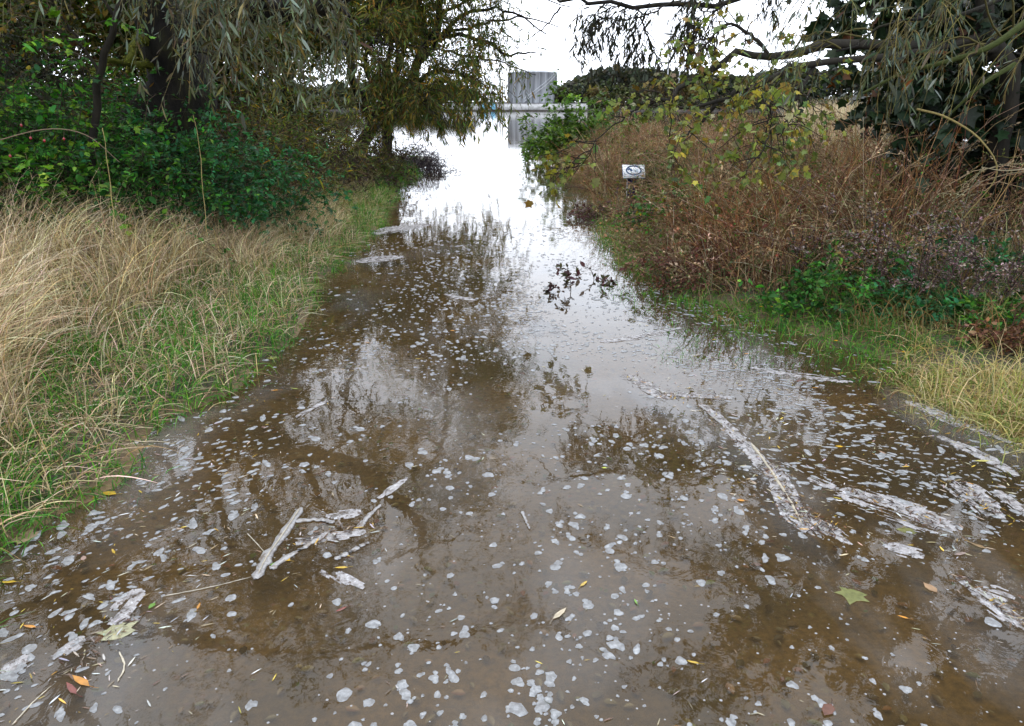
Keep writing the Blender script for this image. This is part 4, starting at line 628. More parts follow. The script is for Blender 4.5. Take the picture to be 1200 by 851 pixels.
green_patch('shore_grass', 'bright green grass fringe at the foot of the brown herbs on the right', 22000, [(690, 240), (700, 300), (760, 345), (850, 385), (960, 420), (1060, 440), (1090, 420), (1000, 380), (870, 345), (790, 320), (740, 290), (720, 250)], .06, .28, .8, GRS + [(2, (.30, .22, .12)), (1, (.2, .1, .05))], .004, cl=.9, f=3.5)
green_patch('straw_tussock', 'yellow straw coloured tussock grass flopping into the water at the right edge', 16000, [(1045, 440), (1075, 478), (1180, 520), (1290, 560), (1330, 430), (1150, 385), (1075, 400)], .10, .36, 1.3, [(5, (.46, .36, .15)), (2, (.28, .29, .08)), (3, (.52, .42, .24)), (1.5, (.14, .20, .05))], .004, cl=.8, f=2., curl=1.1)
green_patch('trampled_grass', 'short sparse yellow green grass in the litter at the lower right shore', 9000, [(1000, 430), (1060, 490), (1200, 580), (1330, 600), (1330, 520), (1150, 450)], .05, .2, 1.2, [(3, (.40, .34, .14)), (2, (.14, .2, .04)), (2, (.2, .12, .05))], .0035, cl=.8, f=3.)
green_patch('mixed_grass', 'green and rusty grass behind the straw tussock at the right', 26000, [(960, 385), (1100, 430), (1330, 430), (1400, 300), (1000, 300), (940, 350)], .12, .45, .6, [(3, (.07, .13, .03)), (2, (.12, .14, .04)), (3, (.24, .13, .055)), (1, (.3, .22, .1))], .0045, cl=1.3, f=2.)
for c, rx, h, pal, sz, lb in [((2.45, 5.75), .28, .5, GRN, .04, 'low green dock and nettle clump between brown herbs and straw'), ((2.95, 6.5), .4, .6, GRN, .04, 'green nettle clump left of the mugwort'), ((3.3, 7.4), .5, .6, GRN, .045, 'low green herbs under the edge of the sycamore'), ((3.1, 5.6), .3, .4, TEAL, .04, 'dark green low herb patch in front of the mugwort'), ((4.0, 6.6), .5, .45, TEAL, .04, 'dark herb patch in the shade of the sycamore'), ((3.6, 5.2), .35, .35, GRN, .04, 'low green herbs at the right edge')]:
    shrub('nettle_clump', lb, c, rx, rx, h, pal, 45, 40, sz, OVAL, group='green herb clumps on the right bank', cat='herb clump', twcol=(.08, .10, .03), spread=.3)
MUG = [(3, (.17, .12, .115)), (1.5, (.30, .24, .22)), (2, (.11, .07, .06)), (1.5, (.12, .13, .07))]
for c, rx, h, lb in [((2.95, 5.9), .12, .85, 'purplish grey mugwort, leftmost and tallest of its clump'), ((3.2, 5.75), .14, .8, 'purplish mugwort second from the left'), ((3.42, 5.65), .14, .78, 'purplish mugwort in the middle of the clump'), ((3.62, 5.6), .14, .7, 'purplish mugwort near the right edge'), ((3.9, 5.5), .16, .75, 'rightmost mugwort, cut by the picture edge'), ((2.6, 6.5), .14, .7, 'reddish mugwort behind the green nettles')]:
    shrub('mugwort_plant', lb, c, rx, rx, h * 1.15, MUG, 7, 300, .017, OVAL, M_dry, twcol=(.08, .045, .045), group='mugwort plants on the right bank', cat='mugwort', spread=.45, tw=8, wob=.1, droop=.15)
shrub('bramble_thicket', 'reddish brown bramble at the water edge below the sign', (1.75, 7.0), .45, .35, .5, [(3, (.12, .04, .03)), (2, (.16, .08, .05)), (1, (.08, .09, .03))], 60, 50, .03, OVAL, twcol=(.10, .035, .03), group='reddish brambles on the right bank')
shrub('bramble_thicket', 'reddish brown bramble at the right picture edge behind the straw', (3.55, 4.7), .3, .3, .4, [(3, (.14, .06, .035)), (2, (.2, .11, .06))], 50, 40, .03, OVAL, twcol=(.12, .05, .035), group='reddish brambles on the right bank')
shrub('bramble_thicket', 'purplish bramble in the water left of the sign', (1.35, 11.4), .35, .5, .4, [(3, (.10, .045, .045)), (1, (.09, .09, .04))], 50, 40, .035, OVAL, twcol=(.09, .04, .045), group='reddish brambles on the right bank')
for (px, py), lb, h in [((668, 340), 'dark red leaved weed standing alone in the water in the middle', .20), ((655, 308), 'dark weed in the water just beyond the larger red leaved one', .12), ((697, 330), 'thin dark weed in the water right of the red leaved one', .16), ((640, 375), 'faint dry weed tips in the water before the red leaved weed', .08)]:
    g = gnd(px, py); shrub('drowned_weed', lb, (g[0], g[1]), h * .7, h * .9, h * 1.5, [(2, (.06, .025, .03)), (1.5, (.05, .05, .02))], 9, 44, .042, OVAL, twcol=(.05, .03, .02), cat='weed', spread=1.2, tw=2)
for c, rx, h, pal, lb in [((2.2, 8.4), .45, 1.0, OLI + GRN, 'olive green bramble rising out of the brown herbs left of the maple spray'), ((3.2, 9.8), .6, 1.3, OLI, 'olive yellow bush in the brown herbs below the maple branch'), ((2.7, 12.6), .6, 1.2, OLI + BRN, 'dull olive bush in the herbs right of the sign'), ((1.9, 9.6), .3, .7, GRN + BRN, 'low green bush between the sign and the near waterline'), ((3.9, 8.4), .6, 1.2, BRN + OLI, 'dark brown bush in the herbs beside the sycamore'), ((2.6, 16.5), .7, 1.2, OLI, 'olive bush in the herbs behind the sign'), ((4.6, 13.5), .8, 1.5, BRN + OLI, 'brownish bush before the pale reeds')]:
    shrub('scrub_bush', lb, c, rx, rx, h, pal, 40, 70, .042, OVAL, group='bushes among the dead herbs', cat='bush', twcol=(.07, .045, .03), spread=.6, thick=.8)
# tall stalks over the left bank and rose hips
for (px, py, Yd, top), lb in [((235, 240, 6.2, 135), 'tall yellow straight dead stalk in front of the left brambles'), ((128, 250, 5.4, 150), 'bent pale stalk rising above the dry grass')]:
    p = resample([A(px + 8, py + 40, Yd), A(px + 4, py, Yd), A(px, (py + top) / 2, Yd), A(px - 8, top, Yd)], 10); p[:, :2] += .004 * rng.normal(size=(10, 2)); o = mesh_np('dead_stalk', *tubes(p[None], np.linspace(.0035, .002, 10)[None] * (1 + .15 * rng.normal(size=(1, 10))), 5), M_dry, None, np.array((.33, .26, .11)), True); tag(o, lb, 'stalk')
p = resample([A(-20, 170, 5.2), A(50, 152, 5.1), A(100, 158, 5), A(140, 190, 5)], 16); tag(mesh_np('bramble_runner', *tubes(p[None], np.linspace(.004, .002, 16)[None], 5), M_twig, None, np.array((.20, .14, .09)), True), 'arching pale bramble runner at the left edge', 'branch')
def ball(a, c, r, col):
    u = np.array([[math.sin(t) * math.cos(f), math.sin(t) * math.sin(f), math.cos(t) * 1.2] for t in np.linspace(.05, 3.09, 6) for f in np.arange(7) * 2 * math.pi / 7]); f = np.array([[k * 7 + j, k * 7 + (j + 1) % 7, (k + 1) * 7 + (j + 1) % 7, (k + 1) * 7 + j] for k in range(5) for j in range(7)]); a.add(np.asarray(c) + u * r, f, col)
for k, ((px, py), lb) in enumerate([((25, 147), 'red rose hip nearest the lime green elder'), ((36, 162), 'red rose hip on the bramble runner'), ((52, 165), 'red rose hip right of its neighbours on the runner'), ((12, 183), 'lowest red rose hip at the left edge'), ((75, 163), 'small red rose hip to the right, near the pale runner')]):
    a = Acc(); c = A(px, py, 5.3); ball(a, c, .009, (.30, .01, .02)); a.add(*tubes(np.array([[c + (0, 0, .01), c + (.01, 0, .05)]]), np.full((1, 2), .0015), 3), col=(.1, .1, .03)); tag(a.build('rose_hip', M_fleaf, None, True), lb, 'rose hip', 'rose hips in the left hedge')

# ------------------------------------------------------------------ sign
g = gnd(738, 244); sx, sy = g[0], g[1]; D_ = sy; mpp = (D_ * cp + CAM_H * sp * .5) / FX
zt, zb = A(740, 195, D_)[2], A(741, 207, D_)[2]
sg = empty('trail_sign', (sx + .03, sy, 0), 'small tilted white sign with blue oval emblem on a navy post', 'sign')
zc = (zt + zb) / 2; wS = 26 * mpp; hS = 18 * mpp; tilt = R(38)
def on_panel(u, v, lift):      # panel coordinates -> world (leaning back)
    return np.array([sx + .03 + u, sy - .03 + v * math.sin(tilt) - lift * math.cos(tilt), zc + v * math.cos(tilt) + lift * math.sin(tilt)])
def slab(name, mat, parent, u0, u1, v0, v1, l0, l1):
    V = [on_panel(u, v, l) for l in (l0, l1) for u, v in ((u0, v0), (u1, v0), (u1, v1), (u0, v1))]
    return mesh_np(name, V, np.array([[0, 3, 2, 1], [4, 5, 6, 7], [0, 1, 5, 4], [1, 2, 6, 5], [2, 3, 7, 6], [3, 0, 4, 7]]), mat, parent)
slab('backing', M_post, sg, -wS / 2 - .006, wS / 2 + .006, -hS / 2 - .006, hS / 2 + .006, -.02, 0)
pn = slab('panel', M_signface, sg, -wS / 2, wS / 2, -hS / 2, hS / 2, .0, .006)
def stroke(name, pts, wdt, mat, parent, lift=.009, closed=False):
    pts = np.array(pts); n = len(pts); t = np.gradient(pts, axis=0) if not closed else np.roll(pts, -1, 0) - np.roll(pts, 1, 0); t = norm(t); nn = np.stack([-t[:, 1], t[:, 0]], 1) * wdt / 2
    V = [on_panel(*(p + s_ * q), l) for l in (.0065, lift) for s_ in (-1, 1) for p, q in zip(pts, nn)]
    m = n if closed else n - 1; F = []
    for i in range(m):
        j = (i + 1) % n; F += [[2 * n + i, 2 * n + j, 3 * n + j, 3 * n + i], [i, j, 2 * n + j, 2 * n + i], [n + j, n + i, 3 * n + i, 3 * n + j]]
    return mesh_np(name, V, np.array(F), mat, parent)
el = [(wS * .33 * math.cos(t), hS * .08 + hS * .33 * math.sin(t)) for t in np.linspace(0, 2 * np.pi, 41)[:-1]]
stroke('emblem', el, .022, M_signblue, pn, closed=True)
stroke('emblem', [(-wS * .26, hS * .10), (-wS * .20, hS * .20), (-wS * .13, hS * .12), (-wS * .08, hS * .02)], .035, M_signblue, pn, .010)
for q in range(3): stroke('emblem', [(-wS * .02 + wS * .22 * t, hS * (.12 - .07 * q) + .006 * math.sin(9 * t + q)) for t in np.linspace(0, 1, 12)], .005, M_signmid, pn)
for q in range(8): stroke('lettering', [(wS * (-.30 + .07 * q), -hS * (.34 - .0)), (wS * (-.30 + .07 * q + .045), -hS * (.34 + .0))], .012, M_signmid if q % 3 else M_signred, pn)
for s_ in (-1, 1): stroke('lettering', [(s_ * wS * .40, -hS * .30), (s_ * wS * .42, hS * (-.12))], .010, M_signred if s_ > 0 else M_signblue, pn)
a = Acc(); a.box((sx + .01, sy + .02, (zc + .02) / 2 - .05), (.13, .08, zc + .06)); a.build('post', M_post, sg)
a = Acc(); a.box((sx - .064, sy - .0, (zc - .05) / 2), (.006, .06, zc - .02)); a.build('post_edge', M_signface, sg); rebase(sg)

# ------------------------------------------------------------------ foam, leaves and litter on the water
def blob(c, r, elong, ang, zt=.004, n=14, z=.001, rnd=None):
    t = np.arange(n) * 2 * np.pi / n; q = rnd or rng
    rad = 1 + .20 * q.random() * np.cos(2 * t + 6 * q.random()) + .22 * q.random() * np.cos(3 * t + 6 * q.random()) + .14 * q.random() * np.cos(5 * t + 6 * q.random()) + .05 * q.normal(size=n)
    p = np.stack([rad * np.cos(t) * elong, rad * np.sin(t) / elong ** .5], 1) * r; ca, sa = math.cos(ang), math.sin(ang); p = p @ np.array([[ca, sa], [-sa, ca]])
    c = np.asarray(c)[:2]
    V = np.vstack([np.c_[c + p, np.full(n, z)], np.c_[c + p * .78, np.full(n, z + zt * .85)], [[*c, z + zt]]])
    j = np.arange(n); k = (j + 1) % n
    return V, np.stack([j, k, n + k, n + j], 1), np.stack([n + j, n + k, np.full(n, 2 * n)], 1)
flow = lambda x, y: R(90) - .9 * np.clip(x, -2.2, 2.2) * .35 + 1.1 * (vnoise(x * .8 + 3, y * .5) - .5) if abs(x) < 1.0 else (R(150) if x > 0 else R(40)) + 1.0 * (vnoise(x * 1.1, y * .8) - .5)
cand = []
while len(cand) < 5400:
    Y_ = 1.15 + 9.5 * rng.random() ** 1.25; X_ = rng.uniform(-2.6, 3.3)
    if dL(X_, Y_) > -.05 or dR(X_, Y_) > .25 or abs(X_) > Y_ * .75 + .7: continue
    dn = fbm(X_ * 1.3 + 20, Y_ * 1.0, 3); rdg = 1 - abs(2 * vnoise(X_ * 2.6 + .9 * Y_ * np.sign(X_) * .5, Y_ * .9 + 30) - 1) * 1.6
    if rng.random() > .5 + .6 * max(rdg, 0) ** 1.5: continue
    if rng.random() > np.clip((dn - .32) * 3.0, .05, 1) * (.55 if X_ < -1.0 else 1): continue
    if Y_ > 7 and rng.random() < .5: continue
    rr = .0040 * math.exp(abs(rng.normal()) * .7) if rng.random() < .68 else .0120 * math.exp(.38 * rng.normal())
    right = 1 if X_ > 1.1 and Y_ > 2.6 else 0
    el_ = 1 + .35 * rng.random() + right * 1.1 * rng.random() + (.7 * rng.random() if X_ < -1 and Y_ < 4 else 0)
    if right: rr *= .8
    if rr > .024: rr = .024
    cand.append((rr * math.sqrt(el_) / math.hypot(Y_, 1.6), X_, Y_, rr, el_))
cand.sort(reverse=True)
def fleck_geo(a, X_, Y_, rr, el_):
    an = flow(X_, Y_) + .4 * rng.normal(); V, q, t = blob((X_, Y_), rr, el_, an, .0015 + rr * .12); a.add(V, [q, t])
    if rr > .012 and rng.random() < .28:
        V, q, t = blob((X_ + rr * 1.5 * math.cos(an), Y_ + rr * 1.5 * math.sin(an)), rr * (.45 + .35 * rng.random()), el_, an + .6 * rng.normal(), .0015 + rr * .1, z=.0014); a.add(V, [q, t])
for k, (_, X_, Y_, rr, el_) in enumerate(cand[:285]):
    a = Acc(); fleck_geo(a, X_ * 0, 0, rr, el_); o = a.build('foam_fleck', M_foam, None, True); o.location = (X_, Y_, 0)
    tag(o, 'rounded pale fleck of foam drifting on the brown floodwater', 'foam fleck', 'larger foam flecks scattered on the floodwater')
a = Acc()
for _, X_, Y_, rr, el_ in cand[285:]: fleck_geo(a, X_, Y_, rr, el_)
tag(a.build('small_foam_flecks', M_foam, None, True), 'countless tiny specks of foam all over the floodwater', 'foam', kind='stuff')

def foam_mat_obj(name, label, p0, p1, wpx, mat, cat='foam patch', h=.012, thr=.42, freq=9, taper=1.0, seed=0, group=None):
    """ragged raised raft of foam lying along p0-p1"""
    wpx *= 1.5; h *= .45; a0, a1 = gnd(*p0)[:2], gnd(*p1)[:2]; L = np.linalg.norm(a1 - a0); u = (a1 - a0) / L; v = np.array([-u[1], u[0]]); W = wpx
    nx, ny = max(24, int(L / .006)), max(14, int(W / .005)); nx, ny = min(nx, 240), min(ny, 90)
    s_, t_ = np.meshgrid(np.linspace(0, 1, nx), np.linspace(-1, 1, ny), indexing='ij')
    bend = .10 * L * np.sin(s_ * 3 + seed) * .4; prof_ = (np.sin(np.pi * np.clip(s_, 0, 1)) ** .45) * (1 - (1 - taper) * s_)
    ln = fbm(s_ * L * freq * .45 + seed * 3.7, t_ * W * freq * 2.2 + seed, 4)
    ln2 = fbm(s_ * L * 26 + seed, t_ * W * 60 + 3 * seed, 3); ln3 = fbm(s_ * L * 9 + seed, t_ * W * 45 + 5 * seed, 3); mask = ln * .65 + ln2 * .35 + ln3 * .45 + .34 * (1 - (np.abs(t_) / (prof_ + .05)) ** 1.3) - .36
    z_ = h * np.clip((mask - thr) * 4, 0, 1) * (.45 + .9 * np.abs(fbm(s_ * L * freq * 1.4 + 5, t_ * W * freq * 7, 3) - .5) * 2) + .001
    P = a0 + (s_[..., None] * L) * u + (t_[..., None] * W / 2 + bend[..., None]) * v
    V = np.concatenate([P, z_[..., None]], -1).reshape(-1, 3); i = np.arange(nx - 1)[:, None] * ny + np.arange(ny - 1)[None]
    F = np.stack([i, i + 1, i + ny + 1, i + ny], -1).reshape(-1, 4); mk = mask.ravel() > thr; F = F[mk[F].all(1)]
    used = np.unique(F); mp_ = np.full(len(V), -1); mp_[used] = np.arange(len(used)); V = V[used]; F = mp_[F]
    c = np.array([*((a0 + a1) / 2), 0]); o = mesh_np(name, V - c, F, mat, None, None, True); o.location = c; return tag(o, label, cat, group)
for q, (p0, p1, wd, lb, m) in enumerate([
    ((815, 474), (915, 560), .085, 'long white foam streak on the upper right, pointing down to the litter clump', M_scum), ((900, 545), (952, 625), .08, 'foam and leaf litter raft continuing the long white streak', M_scum), ((925, 595), (985, 628), .13, 'broad clump of foam and dark litter at the end of the long streak', M_scum),
    ((985, 572), (1120, 625), .15, 'largest white foam raft, at the right', M_scum), ((1115, 562), (1172, 610), .13, 'white foam raft right of the largest one', M_scum), ((1165, 575), (1215, 610), .10, 'foam raft cut by the right picture edge', M_scum),
    ((1120, 675), (1215, 742), .07, 'long narrow foam streak at the lower right edge', M_scum), ((1035, 640), (1085, 655), .075, 'small square patch of wrinkled foam under the largest raft', M_scum), ((780, 462), (860, 468), .10, 'pale foam patch above the start of the long streak', M_scum),
    ((935, 600), (1000, 640), .05, 'thin foam trail just right of the litter clump', M_scum), ((945, 560), (985, 575), .05, 'small foam patch left of the largest raft', M_scum), ((735, 440), (790, 468), .09, 'pinkish foam and litter patch in the sky reflection', M_scum),
    ((700, 400), (800, 385), .10, 'faint pinkish scum band below the lone sign reflection', M_scum), ((95, 560), (210, 470), .16, 'grey scum trapped along the left grass edge', M_scum), ((440, 275), (500, 262), .35, 'pale scum patch beside the left bank further away', M_scum), ((420, 308), (470, 300), .25, 'smaller scum streak nearer than the pale patch on the left', M_scum),
    ((1060, 470), (1190, 520), .10, 'foam fringe in front of the straw tussock', M_scum), ((880, 430), (1000, 450), .12, 'broken foam band among the drowned grass', M_scum), ((1100, 510), (1190, 560), .09, 'thin foam streaks below the straw tussock', M_scum),
    ((560, 352), (520, 345), .10, 'small foam curl in the middle distance of the track', M_scum), ((130, 735), (160, 690), .07, 'small white foam patch near the left, above the pale leaf', M_scum), ((60, 775), (100, 745), .05, 'foam smear near the lower left corner', M_scum), ((0, 790), (40, 770), .07, 'foam patch at the lower left edge', M_scum), ((345, 490), (385, 470), .05, 'foam smear near the yellow leaves on the upper left', M_scum), ((345, 640), (430, 622), .05, 'foam wrinkles between the stalks of the leaf cluster', M_scum), ((375, 668), (430, 690), .05, 'ragged foam below the leaf cluster', M_scum), ((380, 605), (425, 600), .05, 'foam and brown litter at the top of the leaf cluster', M_scum), ((440, 585), (480, 560), .03, 'thin foam curl in the centre of the track', M_scum), ((1150, 690), (1190, 705), .07, 'scattered foam patch above the lower right streak', M_scum)]):
    foam_mat_obj('foam_patch', lb, p0, p1, wd, m, seed=q * 1.3 + 1, thr=.405 if q < 3 else .43 if q < 9 else .50 if q in (12, 14, 15, 16, 17, 18) else .455, group='foam patches on the floodwater')
def stick(label, pts, r0, r1, mat=None, name='bleached_stalk', cat='stalk', flat=.3, sides=7, lift=0.):
    p = resample([gnd(a_[0], a_[1]) for a_ in pts], 20); c = p[10].copy(); p[:, 2] = r0 * flat * .5 + .002; p[1:-1, :2] += r0 * .25 * rng.normal(size=(18, 2)); rad = np.linspace(r0, r1, 20) * (1 + .05 * rng.normal(size=20) + .18 * np.sin(np.arange(20) * .9 + r0 * 900)); rad[0] *= .3; rad[-1] *= .3
    V, F = tubes(p[None], rad[None], sides); V[:, 2] = (V[:, 2] - .004) * flat + .003; V[:, 2] += .002 * rng.random(len(V)) + lift; c[2] = 0
    o = mesh_np(name, V - c, F, mat or M_stalk, None, np.array((.5, .45, .35)), True); o.location = c; return tag(o, label, cat)
stick('largest white foam coated stalk, lying slanted left of the leaf cluster', [(353, 596), (330, 628), (312, 655), (300, 680)], .017, .024)
stick('reddish brown twig running along the largest white stalk', [(352, 598), (331, 630), (313, 656), (303, 676)], .003, .002, M_twig, 'brown_twig', 'twig', 1, lift=.009)
stick('white stalk crossing the yellow leaf in the cluster', [(388, 622), (360, 640), (330, 658), (318, 668)], .011, .015)
stick('short pale stalk at the top of the cluster', [(345, 612), (375, 610), (392, 613)], .013, .010)
stick('thin dark edged stalk lying level in the middle of the cluster', [(345, 632), (370, 632), (396, 636)], .005, .004)
stick('forked white stalk at the right tip of the cluster', [(446, 592), (432, 606), (420, 620)], .007, .015)
stick('white stalk half sunk below the right tip of the cluster', [(432, 636), (410, 648), (392, 656)], .010, .015)
stick('thin dark twig poking up beside the largest white stalk', [(290, 626), (305, 642), (318, 658)], .0018, .0012, M_twig, 'dark_twig', 'twig', 1)
stick('small white feather like stalk alone in the middle of the track', [(612, 600), (616, 611), (621, 621)], .007, .003)
stick('straight pale stalk above the largest foam raft', [(986, 534), (1015, 544), (1047, 556)], .006, .004)
stick('white stalk lying in the long foam streak', [(818, 474), (850, 500), (890, 530)], .009, .008)
stick('dark branch caught in the foam and litter raft', [(880, 520), (915, 570), (940, 615)], .007, .005, M_twig, 'dark_twig', 'twig', .8)
stick('pale stalk in the narrow foam streak at the lower right', [(1140, 690), (1165, 705), (1210, 735)], .009, .010)
stick('short pale stalk just right of the long streak', [(915, 543), (928, 548), (942, 555)], .004, .004)
stick('curved pale stem hanging below the sunken leaf at the left', [(140, 765), (146, 782), (138, 800)], .003, .002, M_dry)
stick('thin straw lying at the lower left corner', [(15, 850), (38, 825), (60, 805)], .0018, .0015, M_dry)
stick('long thin green stem reaching from the left to the largest white stalk', [(190, 700), (250, 688), (298, 676)], .0018, .0012, M_twig, 'green_stem', 'stem', 1)
def floatleaf(px, py, size, ang, col, kind, label, sub=False, name='fallen_leaf'):
    tm = {'w': WILLOW, 'o': OVAL, 'm': MAPLE}[kind][0].copy(); Fs = {'w': WILLOW, 'o': OVAL, 'm': MAPLE}[kind][1]
    tm = tm - (0, .5, 0); tm[:, 2] = np.abs(tm[:, 2]) * .5 + .03 * rng.random(len(tm))
    if kind == 'w': tm[:, 0] *= 1.5
    a_ = R(ang); Rm = np.array([[math.cos(a_), math.sin(a_), 0], [-math.sin(a_), math.cos(a_), 0], [0, 0, 1]]); V = tm @ Rm * size; g = gnd(px, py)
    c = np.clip(np.array(col) * np.exp(.12 * rng.normal(size=(len(V), 1))), 0, .9)
    p = np.array([[0, -.5, .02], [.03, -.68, .02], [.1, -.85, .01]]) @ Rm * size; a = Acc(); a.add(V, [f for f in Fs], c); 
    a.add(*tubes(resample(p, 5)[None], np.full((1, 5), .0010), 4), col=np.array(col) * .6)
    o = a.build(name, M_fleaf, None); o.location = (g[0], g[1], -.002 if sub else .003); o['label'] = label; o['category'] = 'leaf'; o['group'] = 'fallen leaves on the floodwater'; return o
YL, OR, TN, RD, GR, PG = (.50, .33, .03), (.55, .24, .03), (.42, .31, .19), (.20, .045, .03), (.16, .34, .03), (.19, .20, .07)
for args in [(25, 630, .105, 70, TN, 'm', 'large tan lobed leaf on the wet grass edge at the far left'), (128, 579, .07, 80, YL, 'o', 'bright yellow oval leaf by the left grass edge'), (108, 584, .06, 75, YL, 'w', 'narrow yellow leaf touching the yellow oval one'), (10, 683, .06, 92, YL, 'w', 'yellow willow leaf at the left picture edge'),
    (138, 737, .11, 30, (.36, .35, .20), 'm', 'pale washed out lobed leaf half under water at the lower left', True), (95, 799, .085, 60, OR, 'w', 'orange leaf strip near the lower left corner'), (84, 808, .07, 50, RD, 'w', 'dark red leaf lying under the orange strip'), (233, 711, .035, 5, OR, 'w', 'small upright orange leaf left of centre'), (684, 685, .045, -40, YL, 'w', 'pale yellow curled willow leaf right of centre'),
    (656, 720, .075, -40, (.5, .42, .28), 'w', 'long pale straw coloured willow leaf right of centre'), (868, 587, .035, 80, OR, 'o', 'small solid orange leaf left of the litter clump'), (983, 524, .04, 85, (.6, .36, .03), 'o', 'orange yellow leaf above the straight pale stalk'), (998, 700, .10, 150, PG, 'm', 'pale green lobed leaf just under the surface at the lower right', True),
    (1063, 622, .085, 75, (.17, .17, .05), 'o', 'olive leaf sunk under the largest foam raft', True), (1043, 436, .085, 120, GR, 'o', 'bright green upright leaf in front of the straw tussock'), (1194, 505, .07, 20, (.22, .42, .04), 'o', 'bright green leaf at the right picture edge'), (1180, 506, .07, 85, GR, 'w', 'narrow green leaf beside the bright one at the right edge'),
    (400, 666, .05, 95, YL, 'w', 'yellow willow leaf at the bottom of the stalk cluster'), (405, 651, .045, 60, YL, 'w', 'yellow willow leaf lying on the white stalk'), (335, 656, .045, 60, (.55, .33, .02), 'o', 'deep yellow leaf against the largest white stalk'), (322, 662, .035, 120, GR, 'o', 'small green leaf behind the deep yellow one'), (404, 606, .035, 10, RD, 'o', 'dark red curled leaf in the stalk cluster'),
    (322, 458, .05, 100, OR, 'w', 'orange brown leaf in the foam at the upper left'), (345, 456, .06, 70, (.3, .34, .08), 'w', 'yellow green leaf beside the orange brown one'), (320, 420, .10, 90, (.25, .24, .07), 'o', 'olive leaf sunk by the left shore', True), (745, 706, .03, 10, GR, 'w', 'tiny green leaf blade near the pale willow leaf'), (812, 777, .04, 70, YL, 'w', 'thin straw yellow leaf at the lower right of centre'),
    (970, 833, .06, 140, (.12, .05, .03), 'o', 'dark reddish leaf at the bottom right'), (1058, 724, .035, 60, OR, 'w', 'tiny orange leaf in the foam at the lower right'), (178, 711, .035, 170, (.10, .22, .02), 'o', 'small dark green leaf sunk near the lower left'), (98, 655, .035, 30, (.40, .26, .2), 'o', 'pinkish folded leaf near the left edge'), (133, 647, .04, 40, YL, 'w', 'yellow leaf on a small foam fleck at the left'),
    (1090, 690, .06, 20, (.35, .22, .12), 'o', 'brown leaf next to the lower right foam streak'), (1145, 640, .07, 40, (.3, .2, .1), 'w', 'long brown willow leaf at the right'), (1125, 650, .06, 110, (.32, .24, .2), 'w', 'greyish pink willow leaf at the right'), (985, 438, .05, 95, (.5, .36, .08), 'w', 'yellow leaf in the drowned grass'), (936, 447, .06, 100, RD, 'w', 'red brown leaf in the drowned grass'), (875, 415, .05, 100, OR, 'w', 'orange leaf at the drowned grass edge'),
    (955, 455, .04, 90, OR, 'w', 'small orange leaf below the red brown one'), (708, 549, .025, 90, (.45, .5, .05), 'o', 'tiny yellow green leaf in the middle of the track'), (430, 402, .05, 95, OR, 'w', 'thin orange leaf in the middle distance'), (490, 421, .04, 90, YL, 'w', 'small yellow leaf in the middle distance'), (530, 388, .04, 90, OR, 'o', 'orange speck of leaf farther along the track'), (1150, 541, .08, 92, (.55, .5, .15), 'w', 'long pale yellow leaf near the right edge'), (400, 715, .045, 130, RD, 'w', 'thin red leaf below the stalk cluster'), (35, 735, .05, 80, OR, 'w', 'small orange leaf at the lower left edge')]:
    floatleaf(*args)
# straw bits and drowned leaf litter: far too many to count
def litter(name, label, n, region, lmin, lmax, wd, pal, z=.003):
    x, y = scatter(n, *region); ok = (dL(x, y) < .12) & (dR(x, y) < .6) & clumped(x + 11, y, 1.1, 1.7); x, y = x[ok], y[ok]; n = len(x)
    an = np.array([flow(a_, b_) for a_, b_ in zip(x, y)]) + .8 * rng.normal(size=n); D = np.stack([np.cos(an), np.sin(an), np.zeros(n)], 1)
    V, F, k = leaves(np.stack([x, y, np.full(n, z)], 1), D, lmin + (lmax - lmin) * rng.random(n) ** 2, (WILLOW[0] * (wd, 1, .15), WILLOW[1]), 30)
    return tag(mesh_np(name, V, F, M_fleaf, None, np.repeat(pick(n, pal, .3), k, 0)), label, 'litter', kind='stuff')
LP_ = [(3, (.45, .38, .26)), (2, (.30, .22, .12)), (2, (.12, .07, .04)), (1, (.5, .35, .05)), (2, (.55, .54, .50))]
litter('floating_litter', 'straw and leaf fragments floating over the right hand shallows', 6500, (.9, 3.6, 2.4, 7), .008, .045, 1.1, LP_)
litter('shore_litter', 'straw fragments gathered along the left waterline', 3500, (-2.6, -1.0, 1.4, 9), .008, .05, .8, LP_)
litter('track_litter', 'thin scattered straw fragments on the open floodwater', 1800, (-1.6, 1.6, 1.2, 8), .008, .04, .6, LP_)
rp = []
for p0, p1, wd_, m_ in [((815, 474), (915, 560), .05, 160), ((900, 545), (952, 625), .05, 420), ((925, 595), (985, 628), .08, 350), ((985, 572), (1120, 625), .08, 220), ((1115, 562), (1172, 610), .07, 250), ((1120, 675), (1215, 742), .04, 200), ((340, 640), (430, 615), .06, 220), ((100, 560), (190, 490), .10, 500), ((735, 440), (790, 468), .07, 250), ((780, 462), (860, 468), .06, 200), ((60, 800), (150, 730), .06, 120)]:
    a0, a1 = gnd(*p0), gnd(*p1); u = rng.random((m_, 1)); rp.append(a0 + (a1 - a0) * u + wd_ * rng.normal(size=(m_, 3)) * (.5, .5, 0))
rp = np.concatenate(rp); rp[:, 2] = .004 + .006 * rng.random(len(rp)); an = rng.random(len(rp)) * 6.28
V, F, k = leaves(rp, np.stack([np.cos(an), np.sin(an), .15 * rng.normal(size=len(rp))], 1), .008 + .04 * rng.random(len(rp)) ** 2.5, (WILLOW[0] * (.9, 1, .3), WILLOW[1]), 20)
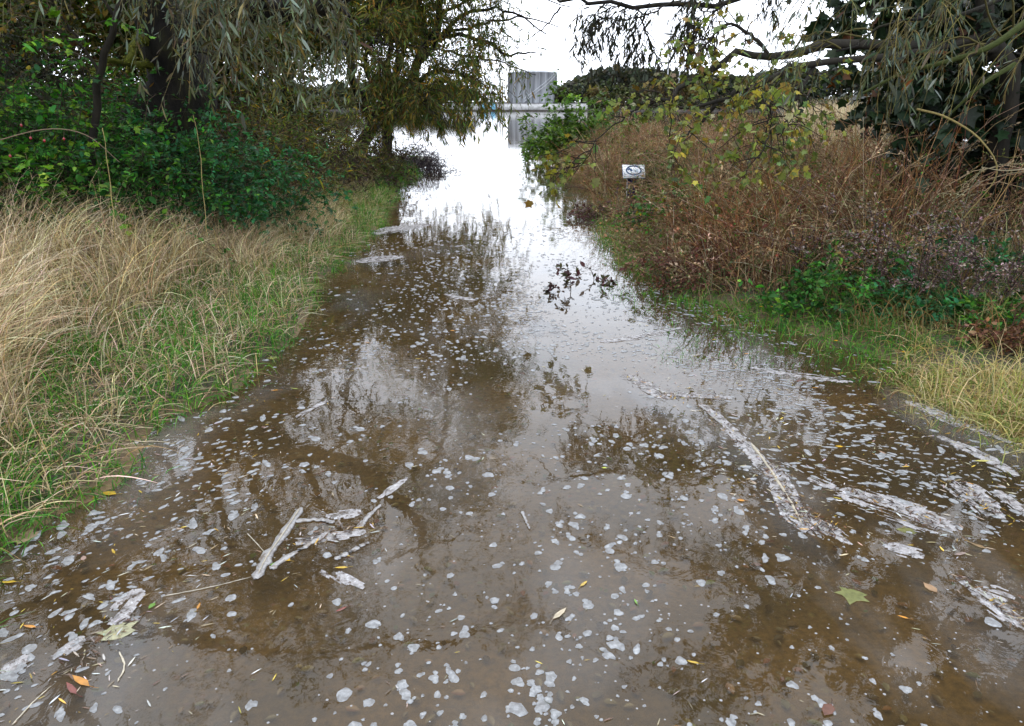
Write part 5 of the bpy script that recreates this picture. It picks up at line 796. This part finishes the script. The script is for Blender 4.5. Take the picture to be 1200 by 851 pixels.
tag(mesh_np('raft_litter', V, F, M_fleaf, None, np.repeat(pick(len(rp), [(5, (.06, .035, .022)), (3, (.14, .08, .04)), (.7, (.34, .27, .17)), (.6, (.5, .3, .04)), (1, (.5, .5, .48))], .3), k, 0)), 'dark twig and leaf crumbs caught in the foam rafts', 'litter', kind='stuff')
n = 2600; x, y = scatter(n, -2.2, 3.2, 1.2, 6); zz = height(x, y); ok = zz < -.02; x, y, zz = x[ok], y[ok], zz[ok]; n = len(x); an = rng.random(n) * 6.28
V, F, k = leaves(np.stack([x, y, zz + .012], 1), np.stack([np.cos(an), np.sin(an), np.zeros(n)], 1), .02 + .03 * rng.random(n), OVAL, 30)
tag(mesh_np('sunken_litter', V, F, M_fleaf, None, np.repeat(pick(n, [(2, (.20, .16, .10)), (2, (.07, .05, .03)), (1, (.26, .12, .07)), (1, (.10, .14, .04))]), k, 0)), 'blurred leaves and pebbles lying on the flooded track', 'litter', kind='stuff')
# yellow flowers of the drowned grass
for (px, py), lb in [((868, 358), 'yellow flower head furthest left in the drowned grass'), ((890, 366), 'yellow flower head second from the left'), ((903, 366), 'yellow flower head third from the left'), ((914, 377), 'yellow flower head over the green tuft'), ((977, 408), 'yellow flower head in the darker water'), ((1056, 422), 'yellow flower head beside the bright green leaf'), ((1020, 366), 'yellow flower head among the low green herbs')]:
    g = gnd(px, py + 8); a = Acc(); top = np.array([g[0], g[1], .10]); hd = Acc()
    o = empty('hawkbit_flower', (g[0], g[1], 0), lb, 'flower', 'small yellow flowers in the drowned grass')
    a.add(*tubes(resample([(g[0] + .01, g[1], -.05), (g[0], g[1], .04), top], 5)[None], np.full((1, 5), .0013), 4), col=(.08, .15, .03)); a.build('stem', M_twig, o)
    an = np.arange(14) * 2 * np.pi / 14; V, F, k = leaves(np.repeat(top[None], 14, 0), np.stack([np.cos(an), np.sin(an), np.full(14, .25)], 1), np.full(14, .014), OVAL, 3); mesh_np('flower_head', V, F, M_leaf, o, np.tile((.75, .42, .01), (len(V), 1))); rebase(o)
